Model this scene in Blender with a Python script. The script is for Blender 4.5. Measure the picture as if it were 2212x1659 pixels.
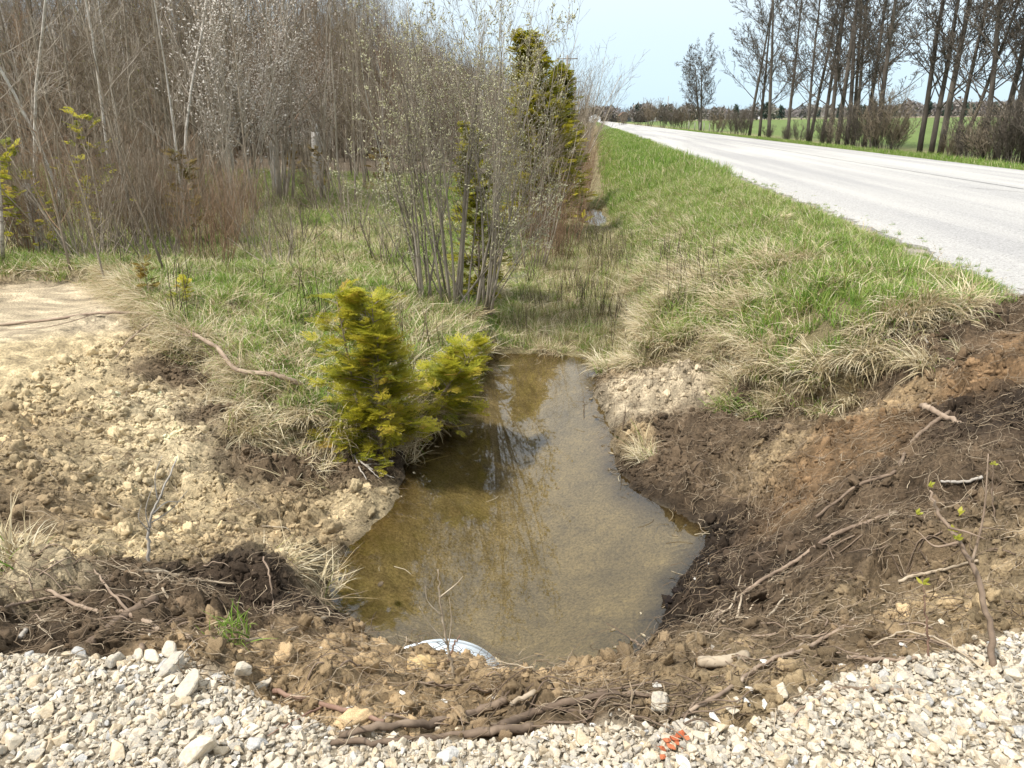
import bpy, bmesh, math, random
import numpy as np
from mathutils import Vector, Matrix

R = math.radians
scene = bpy.context.scene
for o in list(bpy.data.objects):
    bpy.data.objects.remove(o)
C = scene.collection

# ------------------------------------------------------------------ camera
CAM_H, PITCH, YAW, FPX = 1.6, R(19.2), R(5.7), 759.0
cam_d = bpy.data.cameras.new('camera')
cam_d.sensor_width = 36.0
cam_d.lens = 36.0 * FPX / 1024.0
cam_d.clip_start = 0.05
cam_d.clip_end = 12000
cam = bpy.data.objects.new('camera', cam_d)
C.objects.link(cam)
cam.location = (0, 0, CAM_H)
cam.rotation_euler = (R(90) - PITCH, 0, YAW)
scene.camera = cam

# ------------------------------------------------------------------ sky, sun, exposure
SUN_EL, SUN_AZ = R(60), R(122)          # azimuth measured to the left of the road direction (+Y)
world = bpy.data.worlds.new('World')
scene.world = world
world.use_nodes = True
wn, wl = world.node_tree.nodes, world.node_tree.links
bg = wn['Background']
sky = wn.new('ShaderNodeTexSky')
sky.sky_type = 'NISHITA'
sky.sun_disc = False
sky.sun_elevation = SUN_EL
sky.sun_rotation = -SUN_AZ
sky.air_density = 1.0
sky.dust_density = 0.4
sky.ozone_density = 1.0
# thin high veil of cloud over the whole sky
tc = wn.new('ShaderNodeTexCoord')
mp = wn.new('ShaderNodeMapping')
mp.inputs['Scale'].default_value = (1.0, 1.0, 3.5)
nz = wn.new('ShaderNodeTexNoise')
nz.inputs['Scale'].default_value = 1.6
nz.inputs['Detail'].default_value = 5
rmp = wn.new('ShaderNodeMapRange')
rmp.inputs['From Min'].default_value = 0.3
rmp.inputs['From Max'].default_value = 0.75
rmp.inputs['To Min'].default_value = 0.82
rmp.inputs['To Max'].default_value = 0.97
mixw = wn.new('ShaderNodeMix')
mixw.data_type = 'RGBA'
wl.new(tc.outputs['Generated'], mp.inputs['Vector'])
wl.new(mp.outputs['Vector'], nz.inputs['Vector'])
wl.new(nz.outputs['Fac'], rmp.inputs['Value'])
# the veil thins toward the horizon, where clear pale blue shows
sxyz = wn.new('ShaderNodeSeparateXYZ'); wl.new(tc.outputs['Generated'], sxyz.inputs[0])
vr = wn.new('ShaderNodeValToRGB')
for i, (p_, c_) in enumerate([(0.0, (.33, .45, .545)), (.13, (.44, .51, .555)), (.42, (.66, .695, .72)), (1.0, (.66, .70, .73))]):
    e_ = vr.color_ramp.elements[i] if i < 2 else vr.color_ramp.elements.new(p_)
    e_.position = p_; e_.color = (*c_, 1)
wl.new(sxyz.outputs['Z'], vr.inputs['Fac'])
vs = wn.new('ShaderNodeVectorMath'); vs.operation = 'SCALE'; vs.inputs['Scale'].default_value = 10.5
wl.new(vr.outputs['Color'], vs.inputs[0]); wl.new(vs.outputs['Vector'], mixw.inputs[7])
wl.new(rmp.outputs['Result'], mixw.inputs[0])
wl.new(sky.outputs['Color'], mixw.inputs[6])
wl.new(mixw.outputs[2], bg.inputs['Color'])
bg.inputs['Strength'].default_value = 0.108

sun_d = bpy.data.lights.new('sun', 'SUN')
sun_d.energy = 3.5
sun_d.angle = R(4)
sun_d.color = (1.0, 0.965, 0.91)
sun = bpy.data.objects.new('sun', sun_d)
C.objects.link(sun)
sdir = Vector((-math.sin(SUN_AZ) * math.cos(SUN_EL), math.cos(SUN_AZ) * math.cos(SUN_EL), math.sin(SUN_EL)))
sun.rotation_euler = sdir.to_track_quat('Z', 'Y').to_euler()
sun.location = (-30, 30, 60)

scene.view_settings.view_transform = 'Standard'
scene.view_settings.look = 'None'
scene.view_settings.exposure = 0.82
scene.view_settings.gamma = 1.0
scene.view_settings.use_curve_mapping = False
scene.cycles.max_bounces = 6
scene.cycles.diffuse_bounces = 2
scene.cycles.use_adaptive_sampling = True
scene.cycles.adaptive_threshold = 0.02
scene.cycles.glossy_bounces = 3
scene.cycles.transmission_bounces = 4
scene.cycles.transparent_max_bounces = 8
scene.cycles.caustics_reflective = False
scene.cycles.caustics_refractive = False

rng = np.random.default_rng(7)
random.seed(7)

# ------------------------------------------------------------------ helpers: noise
def _hash(ix, iy, seed):
    h = (ix.astype(np.int64) * 374761393 + iy.astype(np.int64) * 668265263 + seed * 974711) & 0xFFFFFFFF
    h = ((h ^ (h >> 13)) * 1274126177) & 0xFFFFFFFF
    h = (h ^ (h >> 16)) & 0xFFFFFFFF
    return h / 4294967296.0

def perlin(x, y, seed=0):
    ix, iy = np.floor(x), np.floor(y)
    fx, fy = x - ix, y - iy
    u = fx * fx * fx * (fx * (fx * 6 - 15) + 10)
    v = fy * fy * fy * (fy * (fy * 6 - 15) + 10)
    def g(dx, dy):
        a = _hash(ix + dx, iy + dy, seed) * 2 * np.pi
        return np.cos(a) * (fx - dx) + np.sin(a) * (fy - dy)
    a = g(0, 0) * (1 - u) + g(1, 0) * u
    b = g(0, 1) * (1 - u) + g(1, 1) * u
    return (a * (1 - v) + b * v) * 1.4

def fbm(x, y, seed=0, octaves=4, gain=0.5):
    s, a, n = 0.0, 1.0, 0.0
    for i in range(octaves):
        s = s + a * perlin(x * 2 ** i + 17.3 * i, y * 2 ** i - 9.1 * i, seed + i)
        n += a
        a *= gain
    return s / n

def worley(x, y, seed=0):
    ix, iy = np.floor(x), np.floor(y)
    f1 = np.full(x.shape, 9.0); f2 = np.full(x.shape, 9.0); cid = np.zeros(x.shape)
    for dx in (-1, 0, 1):
        for dy in (-1, 0, 1):
            px = ix + dx + _hash(ix + dx, iy + dy, seed)
            py = iy + dy + _hash(ix + dx, iy + dy, seed + 51)
            d = np.hypot(px - x, py - y)
            c = _hash(ix + dx, iy + dy, seed + 99)
            near = d < f1
            f2 = np.where(near, f1, np.minimum(f2, d))
            cid = np.where(near, c, cid)
            f1 = np.where(near, d, f1)
    return f1, f2, cid

def sstep(a, b, x):
    t = np.clip((x - a) / (b - a), 0, 1)
    return t * t * (3 - 2 * t)

# ------------------------------------------------------------------ helpers: photo ray -> world
cp, sp, cyw, syw = math.cos(PITCH), math.sin(PITCH), math.cos(YAW), math.sin(YAW)

def ray(px, py):
    """direction of a viewing ray; px, py in a 2212 x 1659 frame"""
    a = (np.asarray(px, float) / 2212 - 0.5) * 1024 / FPX
    b = (0.5 - np.asarray(py, float) / 1659) * 768 / FPX
    fwd = cp + sp * b
    up = -sp + cp * b
    return a * cyw - fwd * syw, a * syw + fwd * cyw, up

def at_z(px, py, z):
    dx, dy, dz = ray(px, py)
    t = (z - CAM_H) / dz
    return dx * t, dy * t

def col(px, f, z=-0.3):
    """ground position in picture column px at forward distance f"""
    depth = f * cp + (CAM_H - z) * sp
    a = (px / 2212 - 0.5) * 1024 / FPX * depth
    return a * cyw - f * syw, a * syw + f * cyw

# ------------------------------------------------------------------ helpers: meshes
class MB:
    """collects vertices, quads and tris of one mesh"""
    def __init__(self):
        self.v, self.q, self.t, self.n = [], [], [], 0
        self.qm, self.tm = [], []
        self.att = []
    def add(self, v, q=None, t=None, mi=0, att=None):
        v = np.asarray(v, float).reshape(-1, 3)
        self.v.append(v)
        if q is not None and len(q):
            q = np.asarray(q, int).reshape(-1, 4) + self.n
            self.q.append(q); self.qm.append(np.full(len(q), mi))
        if t is not None and len(t):
            t = np.asarray(t, int).reshape(-1, 3) + self.n
            self.t.append(t); self.tm.append(np.full(len(t), mi))
        self.att.append(np.full(len(v), 0.0) if att is None else np.broadcast_to(att, (len(v),)))
        self.n += len(v)
    def mesh(self, name, mats, smooth=True, attname=None):
        v = np.concatenate(self.v) if self.v else np.zeros((0, 3))
        q = np.concatenate(self.q) if self.q else np.zeros((0, 4), int)
        t = np.concatenate(self.t) if self.t else np.zeros((0, 3), int)
        me = bpy.data.meshes.new(name)
        me.vertices.add(len(v))
        me.vertices.foreach_set('co', v.astype(np.float32).ravel())
        nl = len(q) * 4 + len(t) * 3
        me.loops.add(nl)
        me.loops.foreach_set('vertex_index', np.concatenate([q.ravel(), t.ravel()]).astype(np.int32))
        me.polygons.add(len(q) + len(t))
        starts = np.concatenate([np.arange(len(q)) * 4, len(q) * 4 + np.arange(len(t)) * 3])
        me.polygons.foreach_set('loop_start', starts.astype(np.int32))
        mi = np.concatenate([np.concatenate(self.qm) if self.qm else np.zeros(0), np.concatenate(self.tm) if self.tm else np.zeros(0)])
        me.polygons.foreach_set('material_index', mi.astype(np.int32))
        me.polygons.foreach_set('use_smooth', np.full(len(q) + len(t), smooth))
        for m in (mats if isinstance(mats, (list, tuple)) else [mats]):
            me.materials.append(m)
        if attname:
            a = me.attributes.new(attname, 'FLOAT', 'POINT')
            a.data.foreach_set('value', np.concatenate(self.att).astype(np.float32))
        me.update(calc_edges=True)
        me.validate()
        return me

def link(name, data, parent=None, loc=None):
    o = bpy.data.objects.new(name, data)
    C.objects.link(o)
    if parent is not None:
        o.parent = parent
    if loc is not None:
        o.location = loc
    return o

def tag(o, label=None, cat=None, group=None, kind=None):
    if label: o['label'] = label
    if cat: o['category'] = cat
    if group: o['group'] = group
    if kind: o['kind'] = kind
    return o

def copy_thing(root, loc, rz=0.0, s=1.0, label=None, group=None, tilt=(0, 0)):
    r = root.copy(); C.objects.link(r)
    r.location = loc; r.rotation_euler = (tilt[0], tilt[1], rz)
    r.scale = (s, s, s) if not hasattr(s, '__len__') else s
    if label: r['label'] = label
    if group: r['group'] = group
    for ch in root.children:
        c = ch.copy(); C.objects.link(c); c.parent = r
        for g in ch.children:
            d = g.copy(); C.objects.link(d); d.parent = c
    return r

def tube(mb, pts, rad, sides=5, mi=0, cap=True, att=None, rough=0.0, rg=None):
    pts = np.asarray(pts, float); rad = np.asarray(rad, float)
    n = len(pts)
    tan = np.gradient(pts, axis=0)
    tan /= np.linalg.norm(tan, axis=1, keepdims=True) + 1e-9
    ref = np.array([0.0, 0, 1]) if abs(tan[:, 2]).mean() < 0.8 else np.array([1.0, 0, 0])
    u = np.cross(tan, ref); u /= np.linalg.norm(u, axis=1, keepdims=True) + 1e-9
    w = np.cross(tan, u)
    a = np.arange(sides) / sides * 2 * np.pi
    rr = rad[:, None] * np.ones(sides)[None]
    if rough and rg is not None:
        rr = rr * (1 + rg.normal(0, rough, rr.shape))
    v = pts[:, None, :] + rr[..., None] * (np.cos(a)[None, :, None] * u[:, None, :] + np.sin(a)[None, :, None] * w[:, None, :])
    i = np.arange(n - 1)[:, None] * sides; j = np.arange(sides)[None]; k = (j + 1) % sides
    q = np.stack([i + j, i + k, i + sides + k, i + sides + j], -1).reshape(-1, 4)
    vv = v.reshape(-1, 3); tr = []
    if cap:
        vv = np.concatenate([vv, pts[:1], pts[-1:]])
        b0, b1 = n * sides, n * sides + 1
        for s_ in range(sides):
            tr.append((b0, (s_ + 1) % sides, s_))
            tr.append((b1, (n - 1) * sides + s_, (n - 1) * sides + (s_ + 1) % sides))
    mb.add(vv, q, tr, mi, att)

def catmull(p, per=6):
    p = np.asarray(p, float)
    if len(p) < 3:
        t = np.linspace(0, 1, per + 1)[:, None]
        return p[0] * (1 - t) + p[-1] * t
    P = np.concatenate([[2 * p[0] - p[1]], p, [2 * p[-1] - p[-2]]])
    out = []
    for i in range(1, len(P) - 2):
        t = np.linspace(0, 1, per, endpoint=False)[:, None]
        a, b, c, d = P[i - 1], P[i], P[i + 1], P[i + 2]
        out.append(0.5 * ((2 * b) + (-a + c) * t + (2 * a - 5 * b + 4 * c - d) * t ** 2 + (-a + 3 * b - 3 * c + d) * t ** 3))
    out.append(p[-1:])
    return np.concatenate(out)

# ------------------------------------------------------------------ helpers: materials
def new_mat(name):
    m = bpy.data.materials.new(name); m.use_nodes = True
    nt = m.node_tree
    return m, nt.nodes, nt.links, nt.nodes['Principled BSDF']

def ramp(nodes, cols, poss=None):
    r = nodes.new('ShaderNodeValToRGB')
    e = r.color_ramp.elements
    poss = poss or [i / (len(cols) - 1) for i in range(len(cols))]
    while len(e) < len(cols): e.new(0.5)
    for i, (c, p) in enumerate(zip(cols, poss)):
        e[i].position = p; e[i].color = (*c, 1)
    return r

def noise_mat(name, cols, scale=8, rough=0.9, bump=0.0, bscale=None, rnd=0.35, detail=6, spec=0.25, poss=None, stretch=None):
    """noise-mottled material; rnd shifts the tone from one object or instance to the next"""
    m, n, l, p = new_mat(name)
    tcn = n.new('ShaderNodeTexCoord')
    src = tcn.outputs['Object']
    if stretch:
        mpn = n.new('ShaderNodeMapping'); mpn.inputs['Scale'].default_value = stretch
        l.new(src, mpn.inputs['Vector']); src = mpn.outputs['Vector']
    nt = n.new('ShaderNodeTexNoise'); nt.inputs['Scale'].default_value = scale; nt.inputs['Detail'].default_value = detail
    nt.inputs['Roughness'].default_value = 0.65
    l.new(src, nt.inputs['Vector'])
    oi = n.new('ShaderNodeObjectInfo')
    ma = n.new('ShaderNodeMath'); ma.operation = 'MULTIPLY_ADD'
    ma.inputs[1].default_value = rnd * 2; ma.inputs[2].default_value = -rnd
    l.new(oi.outputs['Random'], ma.inputs[0])
    ad = n.new('ShaderNodeMath'); ad.operation = 'ADD'
    mr = n.new('ShaderNodeMapRange'); mr.inputs['From Min'].default_value = 0.28; mr.inputs['From Max'].default_value = 0.72
    l.new(nt.outputs['Fac'], mr.inputs['Value'])
    l.new(mr.outputs['Result'], ad.inputs[0]); l.new(ma.outputs[0], ad.inputs[1])
    r = ramp(n, cols, poss)
    l.new(ad.outputs[0], r.inputs['Fac'])
    l.new(r.outputs['Color'], p.inputs['Base Color'])
    p.inputs['Roughness'].default_value = rough
    p.inputs['Specular IOR Level'].default_value = spec
    if bump:
        b = n.new('ShaderNodeBump'); b.inputs['Strength'].default_value = 1.0; b.inputs['Distance'].default_value = bump
        nb = n.new('ShaderNodeTexNoise'); nb.inputs['Scale'].default_value = bscale or scale * 3; nb.inputs['Detail'].default_value = 5
        l.new(src, nb.inputs['Vector']); l.new(nb.outputs['Fac'], b.inputs['Height']); l.new(b.outputs['Normal'], p.inputs['Normal'])
    return m

def leaf_mat(name, cols, transl=0.35, rough=0.6, poss=None, rnd=0.25, attr='rnd'):
    """thin leaves and blades: tone by blade and by tuft, light passing through"""
    m, n, l, p = new_mat(name)
    a = n.new('ShaderNodeAttribute'); a.attribute_name = attr
    oi = n.new('ShaderNodeObjectInfo')
    ma = n.new('ShaderNodeMath'); ma.operation = 'MULTIPLY_ADD'; ma.inputs[1].default_value = rnd * 2; ma.inputs[2].default_value = -rnd
    l.new(oi.outputs['Random'], ma.inputs[0])
    ad = n.new('ShaderNodeMath'); ad.operation = 'ADD'
    l.new(a.outputs['Fac'], ad.inputs[0]); l.new(ma.outputs[0], ad.inputs[1])
    r = ramp(n, cols, poss)
    l.new(ad.outputs[0], r.inputs['Fac'])
    l.new(r.outputs['Color'], p.inputs['Base Color'])
    p.inputs['Roughness'].default_value = rough
    p.inputs['Specular IOR Level'].default_value = 0.25
    tr = n.new('ShaderNodeBsdfTranslucent')
    l.new(r.outputs['Color'], tr.inputs['Color'])
    mx = n.new('ShaderNodeMixShader'); mx.inputs[0].default_value = transl
    l.new(p.outputs[0], mx.inputs[1]); l.new(tr.outputs[0], mx.inputs[2])
    l.new(mx.outputs[0], n['Material Output'].inputs['Surface'])
    return m

# ------------------------------------------------------------------ terrain height
ZW = -0.90      # water level of the pool
def profile(x, y):
    """cross-section of the roadside: field, ditch, bank, road bed, verge, far field"""
    xs_ = [-5000, -80, -20, -9, -5, -3.0, -2.0, -1.3, -0.55, 0.0, 0.45, 0.8, 1.6, 2.6, 3.5, 3.9, 8, 12.3, 13.2, 14.5, 17, 22, 60, 320, 1200, 5000]
    zs_ = [1.5, 0.2, -0.05, -0.2, -0.27, -0.36, -0.52, -0.72, -0.92, -0.96, -0.90, -0.62, -0.16, 0.14, 0.22, 0.22, 0.28, 0.22, 0.16, -0.1, -0.28, -0.2, 0.2, 4.6, 12, 20]
    z = np.interp(x, xs_, zs_)
    soft = np.clip(1 - np.abs(x - 8) / 4.3, 0, 1) <= 0
    n = fbm(x * 0.7, y * 0.7, 3, 4)
    return z + np.where((x < 3.3) | (x > 13), 0.10 * n, 0.0) * np.clip(1.2 - np.abs(y) / 400, 0, 1)

# measured ground points: px, py in the photograph frame with the height they stand at
CTRL = [
 (0,1430,0),(400,1430,-.01),(750,1585,-.02),(1100,1605,-.02),(1500,1565,-.02),(1800,1490,0),(2212,1380,0.02),
 (0,1659,0),(700,1659,0),(1400,1659,0),(2212,1659,0.0),
 (500,1440,-.06),(600,1405,-.14),(780,1440,-.16),(850,1470,-.22),(1000,1500,-.24),(930,1413,-.45),(860,1408,-.45),(1000,1430,-.47),(1060,1448,-.49),(1110,1470,-.48),(1250,1470,-.26),(1280,1448,-.38),(1400,1420,-.26),(1500,1450,-.10),(1650,1440,-.10),
 (200,1255,-.08),(0,1250,-.14),(380,1290,-.16),(100,1350,-.05),(650,1330,-.38),(560,1220,-.46),(480,1300,-.30),
 (0,1100,-.30),(0,950,-.32),(0,800,-.22),(120,720,-.18),(230,660,-.2),(0,640,-.2),(220,860,-.40),(300,1000,-.52),(450,1000,-.62),(550,1130,-.72),
 (650,1130,-.82),(350,1150,-.56),(200,1150,-.42),(100,1100,-.38),(400,770,-.38),(520,860,-.50),(640,930,-.64),(700,960,-.72),(780,1000,-.80),
 (300,620,-.25),(500,650,-.30),(700,650,-.38),(850,740,-.60),(900,830,-.74),(860,910,-.76),
 (1330,930,-.82),(1400,850,-.70),(1450,790,-.64),(1560,790,-.52),(1600,900,-.64),(1500,1000,-.76),(1560,1090,-.80),(1700,1000,-.52),(1700,840,-.42),
 (1650,880,-.60),(1800,870,-.42),(1900,900,-.26),(1850,770,-.10),(2000,720,.12),(2150,680,.22),(2212,720,.20),(2100,800,.06),(2212,850,.06),
 (2100,900,-.04),(2000,950,-.16),(1800,1050,-.42),(1650,1120,-.72),(1600,1200,-.74),(1560,1290,-.66),(1500,1380,-.40),(1700,1250,-.52),(1850,1150,-.36),
 (2000,1100,-.22),(2212,1000,-.02),(2212,1150,-.02),(2000,1250,-.20),(1850,1300,-.26),(1700,1380,-.22),(2212,1300,0.0),(2050,1350,-.06),
]
cpts = []
for px, py, z in CTRL:
    x, y = at_z(px, py, z)
    cpts.append((float(x), float(y), z))
for x, y, z in [(-4, 0, 0), (0, 0, 0), (3, 0, .06), (-5, 1.3, 0), (4.2, 1.3, .12), (5.2, 2.5, .2), (5.2, 0, .18), (-5.5, 3, -.15), (-5.5, 5, -.2), (5.2, 4.5, .2), (5.3, 6.5, .22)]:
    cpts.append((x, y, z))
for y in (8.4, 9.6):
    for x in (-5.5, -4, -3, -2.2, -1.5, -0.9, -.3, .3, .8, 1.3, 1.9, 2.5, 3.2, 4.2, 5.4):
        cpts.append((x, y, float(profile(np.array([x]), np.array([y]))[0])))
cpts = np.array(cpts)

def tps_fit(p, lam=2e-3):
    n = len(p)
    d2 = ((p[:, None, :2] - p[None, :, :2]) ** 2).sum(-1)
    K = 0.5 * d2 * np.log(d2 + 1e-12) + lam * np.eye(n)
    P = np.c_[np.ones(n), p[:, :2]]
    A = np.zeros((n + 3, n + 3)); A[:n, :n] = K; A[:n, n:] = P; A[n:, :n] = P.T
    return np.linalg.solve(A, np.r_[p[:, 2], 0, 0, 0])
TPS = tps_fit(cpts)

def tps_eval(x, y):
    out = np.full(x.shape, TPS[-3]) + TPS[-2] * x + TPS[-1] * y
    for (a, b, _), w in zip(cpts, TPS[:-3]):
        d2 = (x - a) ** 2 + (y - b) ** 2
        out = out + w * 0.5 * d2 * np.log(d2 + 1e-12)
    return out

POND_PX = [(1060,762),(1010,850),(945,930),(885,965),(868,1040),(835,1110),(742,1195),(705,1265),(725,1345),(800,1400),(900,1480),(1100,1530),(1300,1500),
           (1405,1395),(1440,1330),(1470,1262),(1512,1200),(1545,1150),(1450,1100),(1362,1050),(1338,1000),(1330,950),(1285,850),(1292,800),(1270,772),(1180,764)]
_px = np.array(POND_PX, float)
_wx, _wy = at_z(_px[:, 0], _px[:, 1], ZW)
POND = np.c_[_wx, _wy]

def in_poly(x, y, poly):
    inside = np.zeros(x.shape, bool)
    n = len(poly)
    for i in range(n):
        x0, y0 = poly[i]; x1, y1 = poly[(i + 1) % n]
        c = ((y0 > y) != (y1 > y)) & (x < (x1 - x0) * (y - y0) / (y1 - y0 + 1e-12) + x0)
        inside ^= c
    return inside

def poly_dist(x, y, poly, closed=True):
    d = np.full(x.shape, 1e9)
    n = len(poly)
    for i in range(n if closed else n - 1):
        a = poly[i]; b = poly[(i + 1) % n]
        ab = b - a
        t = np.clip(((x - a[0]) * ab[0] + (y - a[1]) * ab[1]) / (ab @ ab + 1e-12), 0, 1)
        d = np.minimum(d, np.hypot(x - a[0] - t * ab[0], y - a[1] - t * ab[1]))
    return d

def base_height(x, y):
    z = profile(x, y)
    m = (np.abs(x) < 6.2) & (y < 10) & (y > -6)
    near = np.zeros_like(z)
    near[m] = tps_eval(x[m], y[m])
    w = (1 - sstep(7.6, 9.2, y)) * (1 - sstep(4.6, 5.6, np.abs(x)))
    w = np.where(m, w, 0)
    side = np.where(x < 0, np.minimum(profile(x, y), 0.02), profile(x, y))
    drive = np.where(x < 3.6, 0.0 + 0.22 * sstep(2.2, 3.9, x), profile(x, y))
    wd = (1 - sstep(1.4, 2.6, y)) * sstep(-9, -6, y)
    z = z * (1 - wd) + drive * wd
    z = z * (1 - w) + near * w
    return z

# grid of the one ground sheet: fine over the dug-out hollow, coarser outwards
def axis(lo, hi, step, ratio, end_lo, end_hi):
    mid = np.arange(lo, hi, step)
    def grow(start, end, sgn):
        out, d, p = [], step, start
        while abs(p) < abs(end) or (p - end) * sgn < 0:
            d *= ratio; p = p + sgn * d; out.append(p)
            if (p - end) * sgn >= 0: break
        return out
    return np.array(sorted(grow(mid[0], end_lo, -1)) + list(mid) + grow(mid[-1], end_hi, 1))
XS = axis(-4.4, 4.6, 0.021, 1.11, -5000, 5000)
YS = axis(1.35, 8.9, 0.021, 1.055, -300, 6000)
GX, GY = np.meshgrid(XS, YS)
shp = GX.shape
gx, gy = GX.ravel(), GY.ravel()
H = base_height(gx, gy)

def make_interp():
    G = H.reshape(shp)
    def Z(x, y):
        x = np.atleast_1d(np.asarray(x, float)); y = np.atleast_1d(np.asarray(y, float))
        i = np.clip(np.searchsorted(XS, x) - 1, 0, len(XS) - 2); j = np.clip(np.searchsorted(YS, y) - 1, 0, len(YS) - 2)
        u = np.clip((x - XS[i]) / (XS[i + 1] - XS[i]), 0, 1); v = np.clip((y - YS[j]) / (YS[j + 1] - YS[j]), 0, 1)
        return (G[j, i] * (1 - u) + G[j, i + 1] * u) * (1 - v) + (G[j + 1, i] * (1 - u) + G[j + 1, i + 1] * u) * v
    return Z
Z = make_interp()

def at(px, py):
    """where the viewing ray through px, py meets the ground"""
    px = np.atleast_1d(np.asarray(px, float)); py = np.atleast_1d(np.asarray(py, float))
    dx, dy, dz = ray(px, py)
    ts = np.geomspace(1.2, 300, 1500)
    out = np.zeros((len(px), 3))
    for i in range(len(px)):
        x, y, z = dx[i] * ts, dy[i] * ts, CAM_H + dz[i] * ts
        g = Z(x, y)
        k = np.argmax(z < g)
        if not (z < g).any(): k = len(ts) - 1
        out[i] = (x[k], y[k], g[k])
    return out

# the pool cut into the ground
ins = in_poly(gx, gy, POND)
near = (np.abs(gx) < 3) & (gy > 1.5) & (gy < 10)
pd = np.full(gx.shape, 50.0)
pd[near] = poly_dist(gx[near], gy[near], POND)
sd = np.where(ins, -pd, pd)                # > 0 outside the pool
edge_n = 0.06 * fbm(gx * 4, gy * 4, 21, 3)
sdn = sd + edge_n
shore = ZW + 0.02 + 0.75 * np.clip(sdn, 0, 9)
H = np.where(sdn > 0, np.maximum(np.minimum(H, ZW + 0.03 + 1.5 * sdn), ZW + 0.015 + 0.12 * np.clip(sdn, 0, 1)), ZW - np.minimum(0.30, 0.42 * -sdn))
Z = make_interp()

# dug-out area (bare soil), outlined on the ground
SOIL_PX = [(-150,590),(120,612),(235,618),(330,700),(400,770),(470,800),(520,850),(620,930),(700,945),(760,965),(880,950),(1000,850),(1060,762),(1180,764),(1280,775),(1310,800),
           (1400,788),(1540,772),(1600,822),(1700,842),(1850,800),(1900,740),(2000,700),(2090,665),(2240,640)]
soil_near = [(6.0, 6.3), (6.0, -8), (-9, -8), (-9, 4.2), (-6.5, 7.4)]
SOIL = np.array([tuple(p[:2]) for p in at([p[0] for p in SOIL_PX], [p[1] for p in SOIL_PX])] + soil_near)
GRAV_PX = [(-300,1415),(0,1420),(200,1425),(390,1420),(480,1470),(560,1505),(640,1540),(740,1590),(860,1600),(1100,1600),(1200,1570),(1300,1570),(1420,1575),(1500,1555),(1600,1580),(1680,1540),
           (1760,1490),(1860,1450),(1960,1430),(2100,1395),(2212,1365),(2400,1330)]
GRAVEL = np.array([tuple(p[:2]) for p in at([p[0] for p in GRAV_PX], [p[1] for p in GRAV_PX])] + [(3.6, 2.0), (3.8, -8), (-9, -8), (-9, 2.0)])

nearm = (np.abs(gx) < 9) & (gy > -8) & (gy < 12)
soil = np.zeros(gx.shape); grav = np.zeros(gx.shape)
i_s = in_poly(gx[nearm], gy[nearm], SOIL); d_s = poly_dist(gx[nearm], gy[nearm], SOIL)
sds = np.where(i_s, d_s, -d_s) + 0.10 * fbm(gx[nearm] * 3, gy[nearm] * 3, 31, 3)
soil[nearm] = sstep(-0.01, 0.04, sds)
i_g = in_poly(gx[nearm], gy[nearm], GRAVEL); d_g = poly_dist(gx[nearm], gy[nearm], GRAVEL)
grav[nearm] = sstep(-0.03, 0.03, np.where(i_g, d_g, -d_g) + 0.05 * fbm(gx[nearm] * 5, gy[nearm] * 5, 41, 3))
under = sdn < 0
dry = soil * (1 - grav) * np.where(under, 0.12, 1)

# heaps and fallen blocks of earth
def heap(px, py, r, h, sx=1.0, sharp=2):
    global H
    p = at([px], [py])[0]
    wx = gx + .06 * fbm(gx * 7, gy * 7, int(px), 3); wy = gy + .06 * fbm(gx * 7, gy * 7, int(py), 3)
    q = (((wx - p[0]) / (r * sx)) ** 2 + ((wy - p[1]) / r) ** 2) ** sharp
    H = H + h * np.exp(-q) * np.where(sdn > -.05, 1, 0)
for a_ in [(560, 1240, .17, .13, 1.3), (1440, 840, .22, .12, 1.5, 3), (1365, 945, .15, .08, 1.4, 3), (1790, 690, .15, .11, 1.2), (2130, 880, .2, .10, 1.3), (1560, 905, .10, .07), (1500, 1050, .2, .10, 1.3),
           (780, 1090, .14, .06, 1.3), (110, 1240, .14, .07, 1.2), (700, 1465, .09, .05), (240, 880, .16, .08, 1.4), (400, 960, .12, .06), (1620, 960, .14, .07), (330, 1180, .12, .05), (1900, 1180, .16, .06), (2050, 1010, .16, .06)]:
    heap(*a_)
# crumbly relief of the dug soil: lumps, clods, crumbs, cracks
def gauss(px, py, r):
    p = at([px], [py])[0]
    return np.exp(-(((gx - p[0]) ** 2 + (gy - p[1]) ** 2) / (2 * r * r)))
smooth_top = np.clip(gauss(60, 690, 0.55) + gauss(180, 650, .5) + gauss(-60, 740, .5), 0, 1)
smooth_sand = np.clip(gauss(1880, 940, 0.15) + gauss(1780, 1010, .13) + gauss(1700, 1120, .10) + gauss(2160, 750, .15), 0, 1)
calm = 1 - 0.85 * np.maximum(smooth_top, smooth_sand)
fm = dry > 0.001
X_, Y_ = gx[fm], gy[fm]
wx_ = X_ + 0.05 * fbm(X_ * 6, Y_ * 6, 61, 2); wy_ = Y_ + 0.05 * fbm(X_ * 6, Y_ * 6, 62, 2)
f1, f2, cid = worley(wx_ * 4.2, wy_ * 4.2, 5)
h1, h2, hid = worley(wx_ * 7.5 + 3, wy_ * 7.5, 8)
torn = np.clip(.4 + 1.6 * fbm(X_ * 1.1, Y_ * 1.1, 17, 2), .2, 1) * np.where(X_ > .7, 1.5, 1.15)
g1, g2, gid = worley(wx_ * 12, wy_ * 12, 6)
k1, k2, kid = worley(X_ * 26, Y_ * 26, 7)
lump = fbm(X_ * 2.2, Y_ * 2.2, 11, 3)
rel = 0.085 * lump + torn * (0.13 * (cid - .5) * sstep(0.0, 0.16, f2 - f1) - 0.05 * (1 - sstep(0, .09, f2 - f1)) + 0.07 * (hid - .5) * sstep(0.0, 0.2, h2 - h1) - .03 * (1 - sstep(0, .1, h2 - h1)))
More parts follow.
